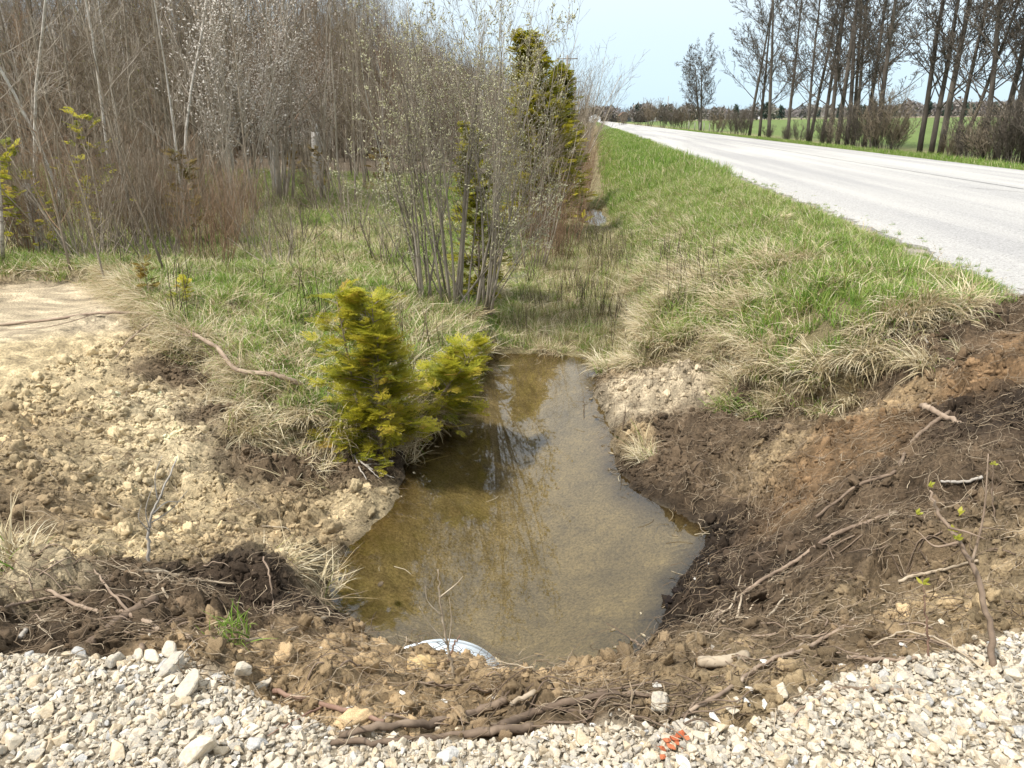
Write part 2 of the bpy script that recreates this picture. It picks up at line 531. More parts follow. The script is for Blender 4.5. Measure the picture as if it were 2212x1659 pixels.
rel += (0.030 * (gid - .5) + 0.022 * (0.5 - g1)) * (0.6 + 0.8 * np.clip(fbm(X_ * 1.5, Y_ * 1.5, 15, 2) + .5, 0, 1))
rel += 0.012 * (kid - .5) + 0.008 * (0.4 - k1) + 0.006 * fbm(X_ * 40, Y_ * 40, 16, 2)
rel_w = dry[fm] * calm[fm]
shore_fade = np.clip(0.5 + sdn[fm] / 0.3, 0.4, 1)
H[fm] += rel * rel_w * np.where(under[fm], 1, shore_fade)
H += 0.02 * fbm(gx * 9, gy * 9, 77, 2) * under
# sod lip: turf stands a hand above the dug soil
H += (1 - soil) * nearm * np.where(gx > 0, .20 * (1 - sstep(1.9, 3.1, gx)), .17) * ((gx > 0.6) | (gx < -1.2)) * (gy > 2.2) * (gy < 9) * (sdn > 0.1) * (gx < 3.6)
H = np.where((~under) & (sdn < 1.5) & (gx > -3) & (gx < 3) & (gy > 1.9) & (gy < 9), np.maximum(H, ZW + 0.006 + 0.05 * np.clip(sdn, 0, 1)), H)
tm_ = (gx > -12) & (gx < 3.4) & (gy > 3) & (gy < 26) & (soil < .9) & (sdn > .25)
t1, t2, tid = worley(gx[tm_] * 2.1 + .3 * fbm(gx[tm_] * 2, gy[tm_] * 2, 141, 2), gy[tm_] * 2.1, 140)
H[tm_] += (1 - soil[tm_]) * (.13 * (.55 - t1) * (.4 + tid))
# hollow with standing water farther along the ditch
H -= 0.16 * np.exp(-((gx - 0.05) / 0.42) ** 2 - ((gy - 20.6) / 2.0) ** 2)
# soil heaped over the culvert, leaving only its lip bare
_cx, _cy = at_z(915, 1391, -.60); _ang = YAW + R(19)
_al = -(gx - _cx) * math.sin(_ang) + (gy - _cy) * math.cos(_ang); _ac = (gx - _cx) * math.cos(_ang) + (gy - _cy) * math.sin(_ang)
H += .06 * np.exp(-((_al + .25) / .085) ** 2 - (_ac / .33) ** 4) * (1 + .5 * fbm(gx * 14, gy * 14, 181, 3))
# scooped-out hollows under roots and turf
def dent(px, py, r, d):
    global H
    H = H - d * gauss(px, py, r)
dent(530, 1300, 0.10, 0.14); dent(2100, 890, 0.12, 0.16); dent(1780, 850, .2, .12); dent(1660, 870, .16, .12); dent(1880, 790, .14, .08); dent(440, 850, .14, .08); dent(580, 970, .14, .07)
Z = make_interp()

# ground colour: what the soil itself is made of
SAND, CLAY, DARK, PEAT, ORANGE, BERM, DUST, PALE = (.50,.395,.235), (.33,.245,.14), (.112,.078,.048), (.052,.036,.024), (.20,.125,.065), (.36,.255,.142), (.46,.375,.255), (.60,.49,.31)
SPL = [(120,800,.45,SAND),(60,950,.4,CLAY),(200,980,.4,SAND),(330,1000,.35,PALE),(420,1100,.35,SAND),(330,880,.22,PALE),(150,1090,.35,CLAY),(20,1080,.3,DARK),(380,800,.2,DARK),(430,900,.14,DARK),(300,800,.12,DARK),
       (520,1000,.2,DARK),(620,1020,.22,DARK),(720,1020,.2,DARK),(600,1110,.3,CLAY),(760,1090,.2,SAND),(640,1200,.25,SAND),(480,1180,.25,CLAY),(330,1170,.25,SAND),(250,1270,.3,DARK),(120,1330,.3,DARK),(380,1330,.25,DARK),
       (20,1260,.12,PALE),(100,1230,.12,PALE),(540,1250,.2,PEAT),(480,1380,.18,BERM),(620,1410,.22,BERM),(800,1440,.22,BERM),(950,1470,.22,BERM),(1150,1480,.22,BERM),(1100,1540,.15,DARK),(1300,1530,.2,DARK),(700,1520,.15,BERM),
       (1400,1440,.2,BERM),(1550,1470,.25,CLAY),(1500,1420,.2,DARK),(1650,1420,.25,CLAY),(1800,1400,.25,DARK),(2000,1380,.25,BERM),(2150,1330,.25,CLAY),
       (60,690,.55,DUST),(180,640,.45,DUST),(1430,840,.22,DUST),(1500,800,.18,DUST),(1340,960,.15,CLAY),(1390,1010,.25,DARK),(1500,900,.22,DARK),(1560,1020,.3,DARK),(1680,900,.3,DARK),(1650,1000,.2,CLAY),(1780,900,.2,CLAY),
       (1880,930,.20,ORANGE),(1770,1000,.2,ORANGE),(1700,1110,.14,ORANGE),(2180,750,.18,ORANGE),(2080,830,.16,ORANGE),(1960,870,.14,BERM),(2050,740,.3,DARK),(1950,700,.25,DARK),(2150,660,.3,DARK),(2120,900,.25,PEAT),(2180,1000,.3,DARK),
       (1950,1050,.3,DARK),(1800,1120,.3,DARK),(1600,1230,.3,PEAT),(1560,1310,.2,PEAT),(1700,1250,.25,DARK),(1850,1220,.25,DARK),(2000,1180,.3,DARK),(2150,1180,.3,CLAY),(1900,1310,.25,CLAY),(1600,1140,.2,PEAT),(1730,1330,.25,DARK)]
colr = np.zeros((len(gx), 3)); colr[:] = (.17, .135, .07)
nm = np.where((soil > 0) & nearm)[0]
wpx = gx[nm] + 0.10 * fbm(gx[nm] * 3.1, gy[nm] * 3.1, 91, 4); wpy = gy[nm] + 0.10 * fbm(gx[nm] * 3.1, gy[nm] * 3.1, 92, 4)
ps = at([s[0] for s in SPL], [s[1] for s in SPL])
acc = np.zeros((len(nm), 3)); wt = np.full(len(nm), 1e-9)
for s, p in zip(SPL, ps):
    w = np.exp(-((wpx - p[0]) ** 2 + (wpy - p[1]) ** 2) / (2 * (s[2] * 0.8) ** 2)) ** 1.3 + 1e-7
    acc += w[:, None] * np.array(s[3]); wt += w
sc_ = acc / wt[:, None]
mott = 1 + 0.8 * fbm(gx[nm] * 5, gy[nm] * 5, 95, 5, .6)
n_, _, cidn = worley(gx[nm] * 14, gy[nm] * 14, 97)
mott *= 0.7 + 0.6 * cidn
sc_ = sc_ * np.clip(mott, .35, 1.7)[:, None]
wet = np.clip(1 - sdn[nm] / 0.20, 0, 1)[:, None] * (sdn[nm] > 0)[:, None]
sc_ = sc_ * (1 - 0.6 * wet)
bed = np.array((.33, .29, .21)) * (1 + 0.5 * fbm(gx[nm] * 2.6, gy[nm] * 2.6, 98, 4) + .25 * fbm(gx[nm] * 11, gy[nm] * 11, 99, 3))[:, None]
bw = np.clip(-sdn[nm] / .22, 0, 1)[:, None]
sc_ = np.where(under[nm][:, None], np.clip(bed, .03, .6) * bw + sc_ * .45 * (1 - bw), sc_)
gcol = np.array((.42, .35, .255)) * (1 + .3 * fbm(gx[nm] * 12, gy[nm] * 12, 93, 3))[:, None]
sc_ = sc_ * (1 - grav[nm])[:, None] + gcol * grav[nm][:, None]
colr[nm] = colr[nm] * (1 - soil[nm])[:, None] + sc_ * soil[nm][:, None]
# thatch under the grass, leaf litter under the thicket, green fields
rest = soil < 1
thatch = np.array((.20, .165, .085))[None] * (1 + .5 * fbm(gx * 1.3, gy * 1.3, 94, 4))[:, None]
lit = np.array((.10, .075, .05))
fw = sstep(13, 20, gy) * sstep(-2.5, -4.5, gx) + sstep(-14, -20, gx) * (gx < 0)
fw = np.clip(fw, 0, 1)[:, None]
thatch = thatch * (1 - fw) + lit * fw
grn = np.array((.105, .145, .038))[None] * (1 + .25 * fbm(gx * .05, gy * .05, 96, 3))[:, None]
gw = (sstep(17, 24, gx) + sstep(1.0, 2.2, gx) * sstep(9, 20, gy) * (gx < 17))
gw = np.clip(gw, 0, 1)[:, None]
thatch = thatch * (1 - gw) + grn * gw
shd = (sstep(3.25, 3.55, gx + .15 * fbm(gx * 2, gy * 2, 182, 3)) * (gx < 4.6) * (gy < 60))[:, None]
thatch = thatch * (1 - shd) + np.array((.33, .29, .23)) * shd
far_brown = np.array((.22, .17, .12))
fb = (np.sin(gx * .012 + gy * .007) > .35)[:, None] * sstep(420, 520, np.hypot(gx, gy))[:, None]
thatch = thatch * (1 - fb) + far_brown * fb
colr = colr * soil[:, None] + thatch * (1 - soil)[:, None]

def ground_material():
    m, n, l, p = new_mat('earth')
    a = n.new('ShaderNodeVertexColor'); a.layer_name = 'soil'
    tcn = n.new('ShaderNodeTexCoord')
    n1 = n.new('ShaderNodeTexNoise'); n1.inputs['Scale'].default_value = 55; n1.inputs['Detail'].default_value = 8; n1.inputs['Roughness'].default_value = .7
    l.new(tcn.outputs['Object'], n1.inputs['Vector'])
    mr = n.new('ShaderNodeMapRange'); mr.inputs['From Min'].default_value = .3; mr.inputs['From Max'].default_value = .7
    mr.inputs['To Min'].default_value = .42; mr.inputs['To Max'].default_value = 1.55
    l.new(n1.outputs['Fac'], mr.inputs['Value'])
    mx = n.new('ShaderNodeVectorMath'); mx.operation = 'SCALE'
    l.new(a.outputs['Color'], mx.inputs[0]); l.new(mr.outputs['Result'], mx.inputs['Scale'])
    l.new(mx.outputs['Vector'], p.inputs['Base Color'])
    n2 = n.new('ShaderNodeTexNoise'); n2.inputs['Scale'].default_value = 90; n2.inputs['Detail'].default_value = 8; n2.inputs['Roughness'].default_value = .75
    l.new(tcn.outputs['Object'], n2.inputs['Vector'])
    b = n.new('ShaderNodeBump'); b.inputs['Distance'].default_value = 0.022; b.inputs['Strength'].default_value = 1.0
    l.new(n2.outputs['Fac'], b.inputs['Height']); l.new(b.outputs['Normal'], p.inputs['Normal'])
    p.inputs['Roughness'].default_value = .95
    p.inputs['Specular IOR Level'].default_value = .2
    return m
M_EARTH = ground_material()
mb = MB()
nx_, ny_ = len(XS), len(YS)
ii = (np.arange(ny_ - 1)[:, None] * nx_ + np.arange(nx_ - 1)[None]).ravel()
mb.add(np.c_[gx, gy, H], np.c_[ii, ii + 1, ii + 1 + nx_, ii + nx_])
me = mb.mesh('ground', M_EARTH, smooth=True)
ca = me.color_attributes.new('soil', 'FLOAT_COLOR', 'POINT')
ca.data.foreach_set('color', np.c_[np.clip(colr, 0.005, .8), np.ones(len(gx))].astype(np.float32).ravel())
ground = link('ground', me)
tag(ground, 'dug-out bare earth, turf and fields under everything', 'ground', kind='structure')

def grid_color(x, y):
    i = np.clip(np.searchsorted(XS, x), 0, nx_ - 1); j = np.clip(np.searchsorted(YS, y), 0, ny_ - 1)
    return colr[j * nx_ + i]
def grid_val(a, x, y):
    i = np.clip(np.searchsorted(XS, x), 0, nx_ - 1); j = np.clip(np.searchsorted(YS, y), 0, ny_ - 1)
    return a[j * nx_ + i]
def slope(x, y, e=0.12):
    return (Z(x + e, y) - Z(x - e, y)) / (2 * e), (Z(x, y + e) - Z(x, y - e)) / (2 * e)

# ------------------------------------------------------------------ water
def water_material(name, tint, rip=0.0004):
    m, n, l, p = new_mat(name)
    n.remove(p)
    tr = n.new('ShaderNodeBsdfTransparent'); tr.inputs['Color'].default_value = (*tint, 1)
    gl = n.new('ShaderNodeBsdfGlossy'); gl.inputs['Roughness'].default_value = 0.0
    fr = n.new('ShaderNodeFresnel'); fr.inputs['IOR'].default_value = 1.65
    tcn = n.new('ShaderNodeTexCoord')
    nn = n.new('ShaderNodeTexNoise'); nn.inputs['Scale'].default_value = 5; nn.inputs['Detail'].default_value = 3
    l.new(tcn.outputs['Object'], nn.inputs['Vector'])
    b = n.new('ShaderNodeBump'); b.inputs['Distance'].default_value = rip; b.inputs['Strength'].default_value = 1
    l.new(nn.outputs['Fac'], b.inputs['Height']); l.new(b.outputs['Normal'], gl.inputs['Normal'])
    mx = n.new('ShaderNodeMixShader')
    l.new(fr.outputs[0], mx.inputs[0]); l.new(tr.outputs[0], mx.inputs[1]); l.new(gl.outputs[0], mx.inputs[2])
    l.new(mx.outputs[0], n['Material Output'].inputs['Surface'])
    return m
M_WATER = water_material('pool_water', (.78, .71, .52))
cen = POND.mean(0)
grown = cen + (POND - cen) * 1.12
mb = MB()
mb.add(np.c_[np.r_[grown, [cen]], np.full(len(grown) + 1, ZW)], None, [(len(grown), (i + 1) % len(grown), i) for i in range(len(grown))])
wm = mb.mesh('water', M_WATER, smooth=False)
bm = bmesh.new(); bm.from_mesh(wm); bmesh.ops.recalc_face_normals(bm, faces=bm.faces)
if bm.faces[0].normal if False else True:
    for f in bm.faces:
        if f.normal.z < 0: f.normal_flip()
bm.to_mesh(wm); bm.free()
tag(link('water', wm), 'still shallow brown pool filling the dug-out ditch', 'water', kind='structure')
mb = MB()
t_ = np.arange(24) / 24 * 2 * np.pi
mb.add(np.c_[0.05 + .75 * np.cos(t_), 20.6 + 3.0 * np.sin(t_), np.full(24, float(Z(.05, 20.6)[0]) + .09)], None, [(0, i, i + 1) for i in range(1, 23)])
tag(link('ditch_water', mb.mesh('ditch_water', M_WATER, False)), 'small patch of open water farther along the grassy ditch', 'water', kind='structure')

# ------------------------------------------------------------------ road
def road_material():
    m, n, l, p = new_mat('chip_seal')
    tcn = n.new('ShaderNodeTexCoord')
    n1 = n.new('ShaderNodeTexNoise'); n1.inputs['Scale'].default_value = 38; n1.inputs['Detail'].default_value = 6; n1.inputs['Roughness'].default_value = .8
    n2 = n.new('ShaderNodeTexNoise'); n2.inputs['Scale'].default_value = 1.0; n2.inputs['Detail'].default_value = 5
    mp_ = n.new('ShaderNodeMapping'); mp_.inputs['Scale'].default_value = (1.4, .05, 1)
    l.new(tcn.outputs['Object'], n1.inputs['Vector']); l.new(tcn.outputs['Object'], mp_.inputs['Vector']); l.new(mp_.outputs['Vector'], n2.inputs['Vector'])
    r1 = ramp(n, [(.20, .19, .178), (.36, .348, .33), (.47, .455, .43)], [.34, .5, .66])
    l.new(n1.outputs['Fac'], r1.inputs['Fac'])
    r2 = ramp(n, [(.78, .78, .79), (1.10, 1.09, 1.06)], [.38, .62])
    l.new(n2.outputs['Fac'], r2.inputs['Fac'])
    mx = n.new('ShaderNodeVectorMath'); mx.operation = 'MULTIPLY'
    l.new(r1.outputs['Color'], mx.inputs[0]); l.new(r2.outputs['Color'], mx.inputs[1])
    l.new(mx.outputs['Vector'], p.inputs['Base Color'])
    b = n.new('ShaderNodeBump'); b.inputs['Distance'].default_value = .008; b.inputs['Strength'].default_value = .8
    l.new(n1.outputs['Fac'], b.inputs['Height']); l.new(b.outputs['Normal'], p.inputs['Normal'])
    p.inputs['Roughness'].default_value = .9
    return m
M_ROAD = road_material()
ry = np.r_[np.arange(-40, 4, 1.0), np.arange(4, 40, .12), np.geomspace(40, 900, 120)]
def road_z(u):
    return 0.285 + 0.13 * (1 - (2 * u - 1) ** 2)
EDGE_L, EDGE_R = 3.70, 12.1
el = EDGE_L + 0.30 * fbm(ry * 1.3, ry * 0 + 3, 120, 4) + 0.16 * fbm(ry * 6, ry * 0 + 9, 121, 2) - .35 * np.exp(-((ry - 5.5) / 2.0) ** 2)
er = EDGE_R + 0.15 * fbm(ry * 1.1, ry * 0 + 5, 122, 3)
us = np.linspace(0, 1, 15)
rx = el[:, None] * (1 - us) + er[:, None] * us
rz = np.broadcast_to(road_z(us), rx.shape).copy()
rz[:, 0] -= 0.03; rz[:, -1] -= 0.03
vv = np.stack([rx, np.broadcast_to(ry[:, None], rx.shape), rz], -1)
lo = vv[:, [0, -1]].copy(); lo[..., 2] -= .12
nr, nu = rx.shape
q = (np.arange(nr - 1)[:, None] * nu + np.arange(nu - 1)[None]).ravel()
mb = MB()
mb.add(vv, np.c_[q, q + 1, q + 1 + nu, q + nu])
mb.add(np.concatenate([lo[:, 0], vv[:, 0]]), np.c_[np.arange(nr - 1), np.arange(nr - 1) + nr, np.arange(1, nr) + nr, np.arange(1, nr)])
road = link('road', mb.mesh('road', M_ROAD))
tag(road, 'straight pale grey chip-sealed country road', 'road', kind='structure')
M_TAR = noise_mat('tar_seam', [(.06, .058, .055), (.16, .155, .15)], 4, .8, rnd=0)
def seam(name, pts, w):
    pts = catmull(pts, 24)
    pts[:, 0] += .015 * fbm(pts[:, 1] * 2, pts[:, 0] * 0, 130, 3)
    wv = w * (0.7 + .6 * np.abs(fbm(pts[:, 1] * 1.7, pts[:, 1] * 0 + 4, 131, 3)))
    u = (pts[:, 0] - EDGE_L) / (EDGE_R - EDGE_L)
    z = np.interp(u, us, road_z(us)) + .005
    n = len(pts)
    mb = MB()
    mb.add(np.concatenate([np.c_[pts[:, 0] - wv, pts[:, 1], z], np.c_[pts[:, 0] + wv, pts[:, 1], z]]), np.c_[np.arange(n - 1), np.arange(n - 1) + n, np.arange(1, n) + n, np.arange(1, n)])
    link(name, mb.mesh(name, M_TAR, False), road)
seam('road_seam', [(7.75, 6, 0), (7.8, 14, 0), (7.75, 24, 0), (7.8, 40, 0), (7.75, 70, 0)], .016)
seam('road_seam', [(9.2, 10, 0), (7.9, 13.2, 0), (6.9, 15.5, 0)], .012)
seam('road_seam', [(5.3, 8.7, 0), (5.65, 9.0, 0), (6.0, 9.2, 0)], .02)

# ------------------------------------------------------------------ instancer for what nobody could count
def instancer(name, sources, pts, rot, scl, idx, label, cat, color=None):
    """one 'stuff' object: many small meshes scattered over points"""
    src = bpy.data.collections.new(name + '_sources')
    for s in sources:
        o = bpy.data.objects.new('%s_%02d' % (name, sources.index(s)), s)
        src.objects.link(o)
    me = bpy.data.meshes.new(name)
    n = len(pts)
    me.vertices.add(n)
    me.vertices.foreach_set('co', np.asarray(pts, np.float32).ravel())
    def put(nm, typ, key, val):
        a = me.attributes.new(nm, typ, 'POINT'); a.data.foreach_set(key, val)
    put('rot', 'FLOAT_VECTOR', 'vector', np.asarray(rot, np.float32).ravel())
    put('scl', 'FLOAT_VECTOR', 'vector', np.asarray(scl if np.ndim(scl) == 2 else np.repeat(np.asarray(scl)[:, None], 3, 1), np.float32).ravel())
    put('idx', 'INT', 'value', np.asarray(idx, np.int32))
    if color is not None:
        put('tint', 'FLOAT_COLOR', 'color', np.c_[color, np.ones(n)].astype(np.float32).ravel())
    ng = bpy.data.node_groups.new(name, 'GeometryNodeTree')
    ng.interface.new_socket('Geometry', in_out='INPUT', socket_type='NodeSocketGeometry')
    ng.interface.new_socket('Geometry', in_out='OUTPUT', socket_type='NodeSocketGeometry')
    N, L = ng.nodes, ng.links
    gi, go = N.new('NodeGroupInput'), N.new('NodeGroupOutput')
    ci = N.new('GeometryNodeCollectionInfo'); ci.inputs['Collection'].default_value = src
    ci.inputs['Separate Children'].default_value = True; ci.inputs['Reset Children'].default_value = True
    ip = N.new('GeometryNodeInstanceOnPoints'); ip.inputs['Pick Instance'].default_value = True
    def named(nm, typ):
        a = N.new('GeometryNodeInputNamedAttribute'); a.data_type = typ; a.inputs['Name'].default_value = nm
        return [s for s in a.outputs if s.enabled and s.name == 'Attribute'][0]
    er_ = N.new('FunctionNodeEulerToRotation')
    L.new(gi.outputs[0], ip.inputs['Points']); L.new(ci.outputs[0], ip.inputs['Instance'])
    L.new(named('idx', 'INT'), ip.inputs['Instance Index'])
    L.new(named('rot', 'FLOAT_VECTOR'), er_.inputs[0]); L.new(er_.outputs[0], ip.inputs['Rotation'])
    L.new(named('scl', 'FLOAT_VECTOR'), ip.inputs['Scale'])
    L.new(ip.outputs[0], go.inputs[0])
    o = link(name, me)
    md = o.modifiers.new('scatter', 'NODES'); md.node_group = ng
    tag(o, label, cat, kind='stuff')
    return o

def tinted_mat(name, lo=.6, hi=1.35, scale=30, rough=.95, bump=.003):
    """colour comes from each scattered piece, mottled by noise"""
    m, n, l, p = new_mat(name)
    a = n.new('ShaderNodeAttribute'); a.attribute_type = 'INSTANCER'; a.attribute_name = 'tint'
    tcn = n.new('ShaderNodeTexCoord')
    n1 = n.new('ShaderNodeTexNoise'); n1.inputs['Scale'].default_value = scale; n1.inputs['Detail'].default_value = 6
    l.new(tcn.outputs['Object'], n1.inputs['Vector'])
    mr = n.new('ShaderNodeMapRange'); mr.inputs['From Min'].default_value = .3; mr.inputs['From Max'].default_value = .7
    mr.inputs['To Min'].default_value = lo; mr.inputs['To Max'].default_value = hi
    l.new(n1.outputs['Fac'], mr.inputs['Value'])
    mx = n.new('ShaderNodeVectorMath'); mx.operation = 'SCALE'
    l.new(a.outputs['Color'], mx.inputs[0]); l.new(mr.outputs['Result'], mx.inputs['Scale'])
    l.new(mx.outputs['Vector'], p.inputs['Base Color'])
    b = n.new('ShaderNodeBump'); b.inputs['Distance'].default_value = bump
    l.new(n1.outputs['Fac'], b.inputs['Height']); l.new(b.outputs['Normal'], p.inputs['Normal'])
    p.inputs['Roughness'].default_value = rough; p.inputs['Specular IOR Level'].default_value = .2
    return m

# ------------------------------------------------------------------ stones
M_STONE = noise_mat('limestone', [(.30, .275, .235), (.42, .365, .285), (.50, .425, .315), (.56, .495, .395)], 9, .85, bump=.0025, bscale=14, rnd=.45, spec=.3)
M_STONE_G = noise_mat('grey_limestone', [(.24, .235, .225), (.37, .355, .33), (.50, .475, .43)], 9, .85, bump=.0025, bscale=14, rnd=.25, spec=.3)
M_STONE_T = noise_mat('tan_limestone', [(.33, .255, .17), (.46, .37, .25), (.54, .45, .325)], 9, .85, bump=.0025, bscale=14, rnd=.25, spec=.3)
M_STONE_W = noise_mat('white_limestone', [(.44, .41, .36), (.57, .535, .475), (.64, .605, .55)], 9, .85, bump=.0025, bscale=14, rnd=.25, spec=.3)
def stone_mesh(name, seed, mat, flat=.62, npts=13, chip=True):
    r = np.random.default_rng(seed)
    p = r.normal(size=(npts, 3)); p /= np.linalg.norm(p, axis=1, keepdims=True)
    p *= r.uniform(.8, 1.05, (npts, 1))
    p *= np.array([1.1, r.uniform(.55, .92), r.uniform(flat - .22, flat + .12)]) * .5
    bm = bmesh.new()
    for v in p: bm.verts.new(v)
    bmesh.ops.convex_hull(bm, input=bm.verts)
    bmesh.ops.delete(bm, geom=[v for v in bm.verts if not v.link_faces], context='VERTS')
    bmesh.ops.dissolve_limit(bm, angle_limit=R(16), verts=bm.verts, edges=bm.edges)
    if chip:
        bmesh.ops.bevel(bm, geom=list(bm.edges), offset=.035, segments=1, affect='EDGES', profile=.5)
    bmesh.ops.triangulate(bm, faces=bm.faces)
    me = bpy.data.meshes.new(name); bm.to_mesh(me); bm.free()
    me.materials.append(mat)
    return me
STONES = [stone_mesh('gravel_stone', 200 + i, M_STONE) for i in range(14)]
STONES_G = [stone_mesh('gravel_stone', 240 + i, M_STONE_G) for i in range(4)]
STONES_T = [stone_mesh('gravel_stone', 250 + i, M_STONE_T) for i in range(4)]
STONES_W = [stone_mesh('gravel_stone', 260 + i, M_STONE_W) for i in range(4)]
STONES_S = [stone_mesh('gravel_chip', 300 + i, M_STONE, chip=False, npts=10) for i in range(8)]

def rand_in_poly(poly, n, rg, lo, hi):
    out = np.zeros((0, 2))
    while len(out) < n:
        p = rg.uniform(lo, hi, (n * 2, 2))
        out = np.concatenate([out, p[in_poly(p[:, 0], p[:, 1], poly)]])
    return out[:n]

rg = np.random.default_rng(11)
# loose gravel of the drive
g1p = rand_in_poly(GRAVEL, 46000, rg, (-5.5, -3.0), (4.2, 2.7))
g2p = rand_in_poly(GRAVEL, 42000, rg, (-2.2, .9), (2.4, 2.6))
gp_ = np.concatenate([g1p, g2p])
big = rg.random(len(gp_)) < .48
size = np.where(big, np.clip(rg.lognormal(math.log(.029), .33, len(gp_)), .018, .06), np.clip(rg.lognormal(math.log(.018), .35, len(gp_)), .008, .03))
zz = Z(gp_[:, 0], gp_[:, 1]) + np.where(big, rg.uniform(-.012, .012, len(gp_)), rg.uniform(-.004, .012, len(gp_)))
rot = np.c_[rg.normal(0, .5, len(gp_)), rg.normal(0, .5, len(gp_)), rg.uniform(0, 6.28, len(gp_))]
idx = np.where(big, rg.choice(26, len(gp_), p=np.r_[np.full(14, .053), np.full(4, .0095), np.full(4, .04), np.full(4, .015)]), 26 + rg.integers(0, 8, len(gp_)))
sh = np.c_[3.15 + np.abs(rg.normal(0, .45, 5000)), 3.5 + 26 * rg.random(5000) ** 1.6]
sh = sh[sh[:, 0] < 4.5]
shz = np.maximum(Z(sh[:, 0], sh[:, 1]), np.where(sh[:, 0] > 3.6, .262 + .045 * np.clip((sh[:, 0] - 3.6) / .9, 0, 1), -9))
gp_ = np.concatenate([gp_, sh]); zz = np.concatenate([zz, shz]); size = np.concatenate([size, rg.uniform(.008, .022, len(sh))])
rot = np.concatenate([rot, rg.uniform(-3, 3, (len(sh), 3))]); idx = np.concatenate([idx, 26 + rg.integers(0, 8, len(sh))])
# stones trodden into the soil along the edge of the drive
tr_ = rand_in_poly(SOIL, 5000, rg, (-2.6, 1.5), (2.8, 3.0)); dg = poly_dist(tr_[:, 0], tr_[:, 1], GRAVEL)
tr_ = tr_[(rg.random(len(tr_)) < .55 * np.exp(-dg / .07)) & (grid_val(sdn, tr_[:, 0], tr_[:, 1]) > .1)]
gp_ = np.concatenate([gp_, tr_]); zz = np.concatenate([zz, Z(tr_[:, 0], tr_[:, 1])]); size = np.concatenate([size, rg.uniform(.008, .035, len(tr_))])
rot = np.concatenate([rot, rg.uniform(-3, 3, (len(tr_), 3))]); idx = np.concatenate([idx, rg.integers(0, 34, len(tr_))])
instancer('gravel', STONES + STONES_G + STONES_T + STONES_W + STONES_S, np.c_[gp_, zz], rot, size, idx, 'cream and grey crushed limestone gravel spread over the drive', 'gravel')

# the largest stones, one by one
def put_stone(x, y, s, label, group=None, sink=.22, seed=None, me=None):
    o = link('gravel_stone', me or STONES[random.randrange(14)], None, (x, y, float(Z(x, y)[0]) + s * (.36 - sink)))
    o.scale = (s * random.uniform(.9, 1.25), s, s * random.uniform(.8, 1.05))
    o.rotation_euler = (random.uniform(-.5, .5), random.uniform(-.5, .5), random.uniform(0, 6.28))
    tag(o, label, 'stone', group)
    return o
vis = rand_in_poly(GRAVEL, 4000, rg, (-1.9, 1.2), (2.1, 2.6))
picked = []
for p in vis:
    if len(picked) >= 265: break
    if all((p[0] - q[0]) ** 2 + (p[1] - q[1]) ** 2 > .075 ** 2 for q in picked): picked.append(p)
TONES = [(STONES, 'larger angular cream limestone piece bedded in the gravel drive', 'larger cream stones in the gravel'),
         (STONES_G, 'larger angular blue-grey limestone piece bedded in the gravel drive', 'larger grey stones in the gravel'),
         (STONES_T, 'larger angular tan limestone piece bedded in the gravel drive', 'larger tan stones in the gravel'),
         (STONES_W, 'larger angular chalk-white limestone piece bedded in the gravel drive', 'larger white stones in the gravel')]
for i, p in enumerate(picked):
    ms_, lab, grp = TONES[(0, 2, 0, 2, 0, 3, 2, 0, 1)[i % 9]]
    put_stone(p[0], p[1], float(np.clip(random.lognormvariate(math.log(.050), .25), .036, .10)), lab, grp, .25, me=ms_[random.randrange(4)])
for px, py, s in [(370, 1422, .085), (375, 1458, .10), (525, 1470, .10), (570, 1490, .075), (410, 1500, .12), (440, 1640, .12), (250, 1440, .07), (330, 1430, .07)]:
    p = at([px], [py])[0]
    put_stone(p[0], p[1], s, 'fist-sized pale limestone block where the gravel meets the sandy berm', 'big blocks along the gravel edge', .1)
for px, py, s in [(1425, 1535, .09), (1905, 1500, .07), (2000, 1470, .075), (1980, 1580, .08), (1580, 1545, .045), (1690, 1500, .06)]:
    p = at([px], [py])[0]
    put_stone(p[0], p[1], s, 'fist-sized whitish limestone block at the gravel edge beside dark root-filled soil', 'big whitish blocks at the gravel edge', .1)
for px, py, s in [(1155, 1440, .03), (1070, 1515, .035), (1615, 1495, .05), (1650, 1438, .04), (1815, 1450, .05), (1840, 1475, .05), (1870, 1445, .035), (1610, 1520, .035), (1650, 1530, .05), (1420, 1485, .03), (1760, 1480, .035), (1545, 1560, .045),
                  (960, 1520, .025), (870, 1500, .03), (2150, 1390, .04), (1950, 1400, .035), (2180, 1400, .06), (1590, 900, .05), (1530, 1220, .025), (1500, 1255, .04)]:
    p = at([px], [py])[0]
    put_stone(p[0], p[1], s, 'single white stone strewn on the bare brown soil off the gravel', 'white stones strewn on the soil', .12, me=STONES_W[random.randrange(4)])
# brick-red crumbs in the gravel
M_BRICK = noise_mat('brick', [(.30, .07, .03), (.46, .13, .055), (.5, .2, .1)], 14, .9, bump=.002, rnd=.3)
BRICKS = [stone_mesh('brick_fragment', 340 + i, M_BRICK) for i in range(3)]
for i, (px, py, s) in enumerate([(1432, 1628, .03), (1440, 1612, .034), (1455, 1606, .032), (1468, 1600, .034), (1482, 1604, .03), (1448, 1622, .028), (1430, 1645, .025), (1475, 1618, .022), (1462, 1616, .024)]):
    p = at([px], [py])[0]
    o = put_stone(p[0], p[1], s, 'orange-red crumb of broken brick lying among the white gravel', 'brick crumbs in the gravel', -.2, me=BRICKS[i % 3])
    o.name = 'brick_fragment'; o['category'] = 'brick fragment'

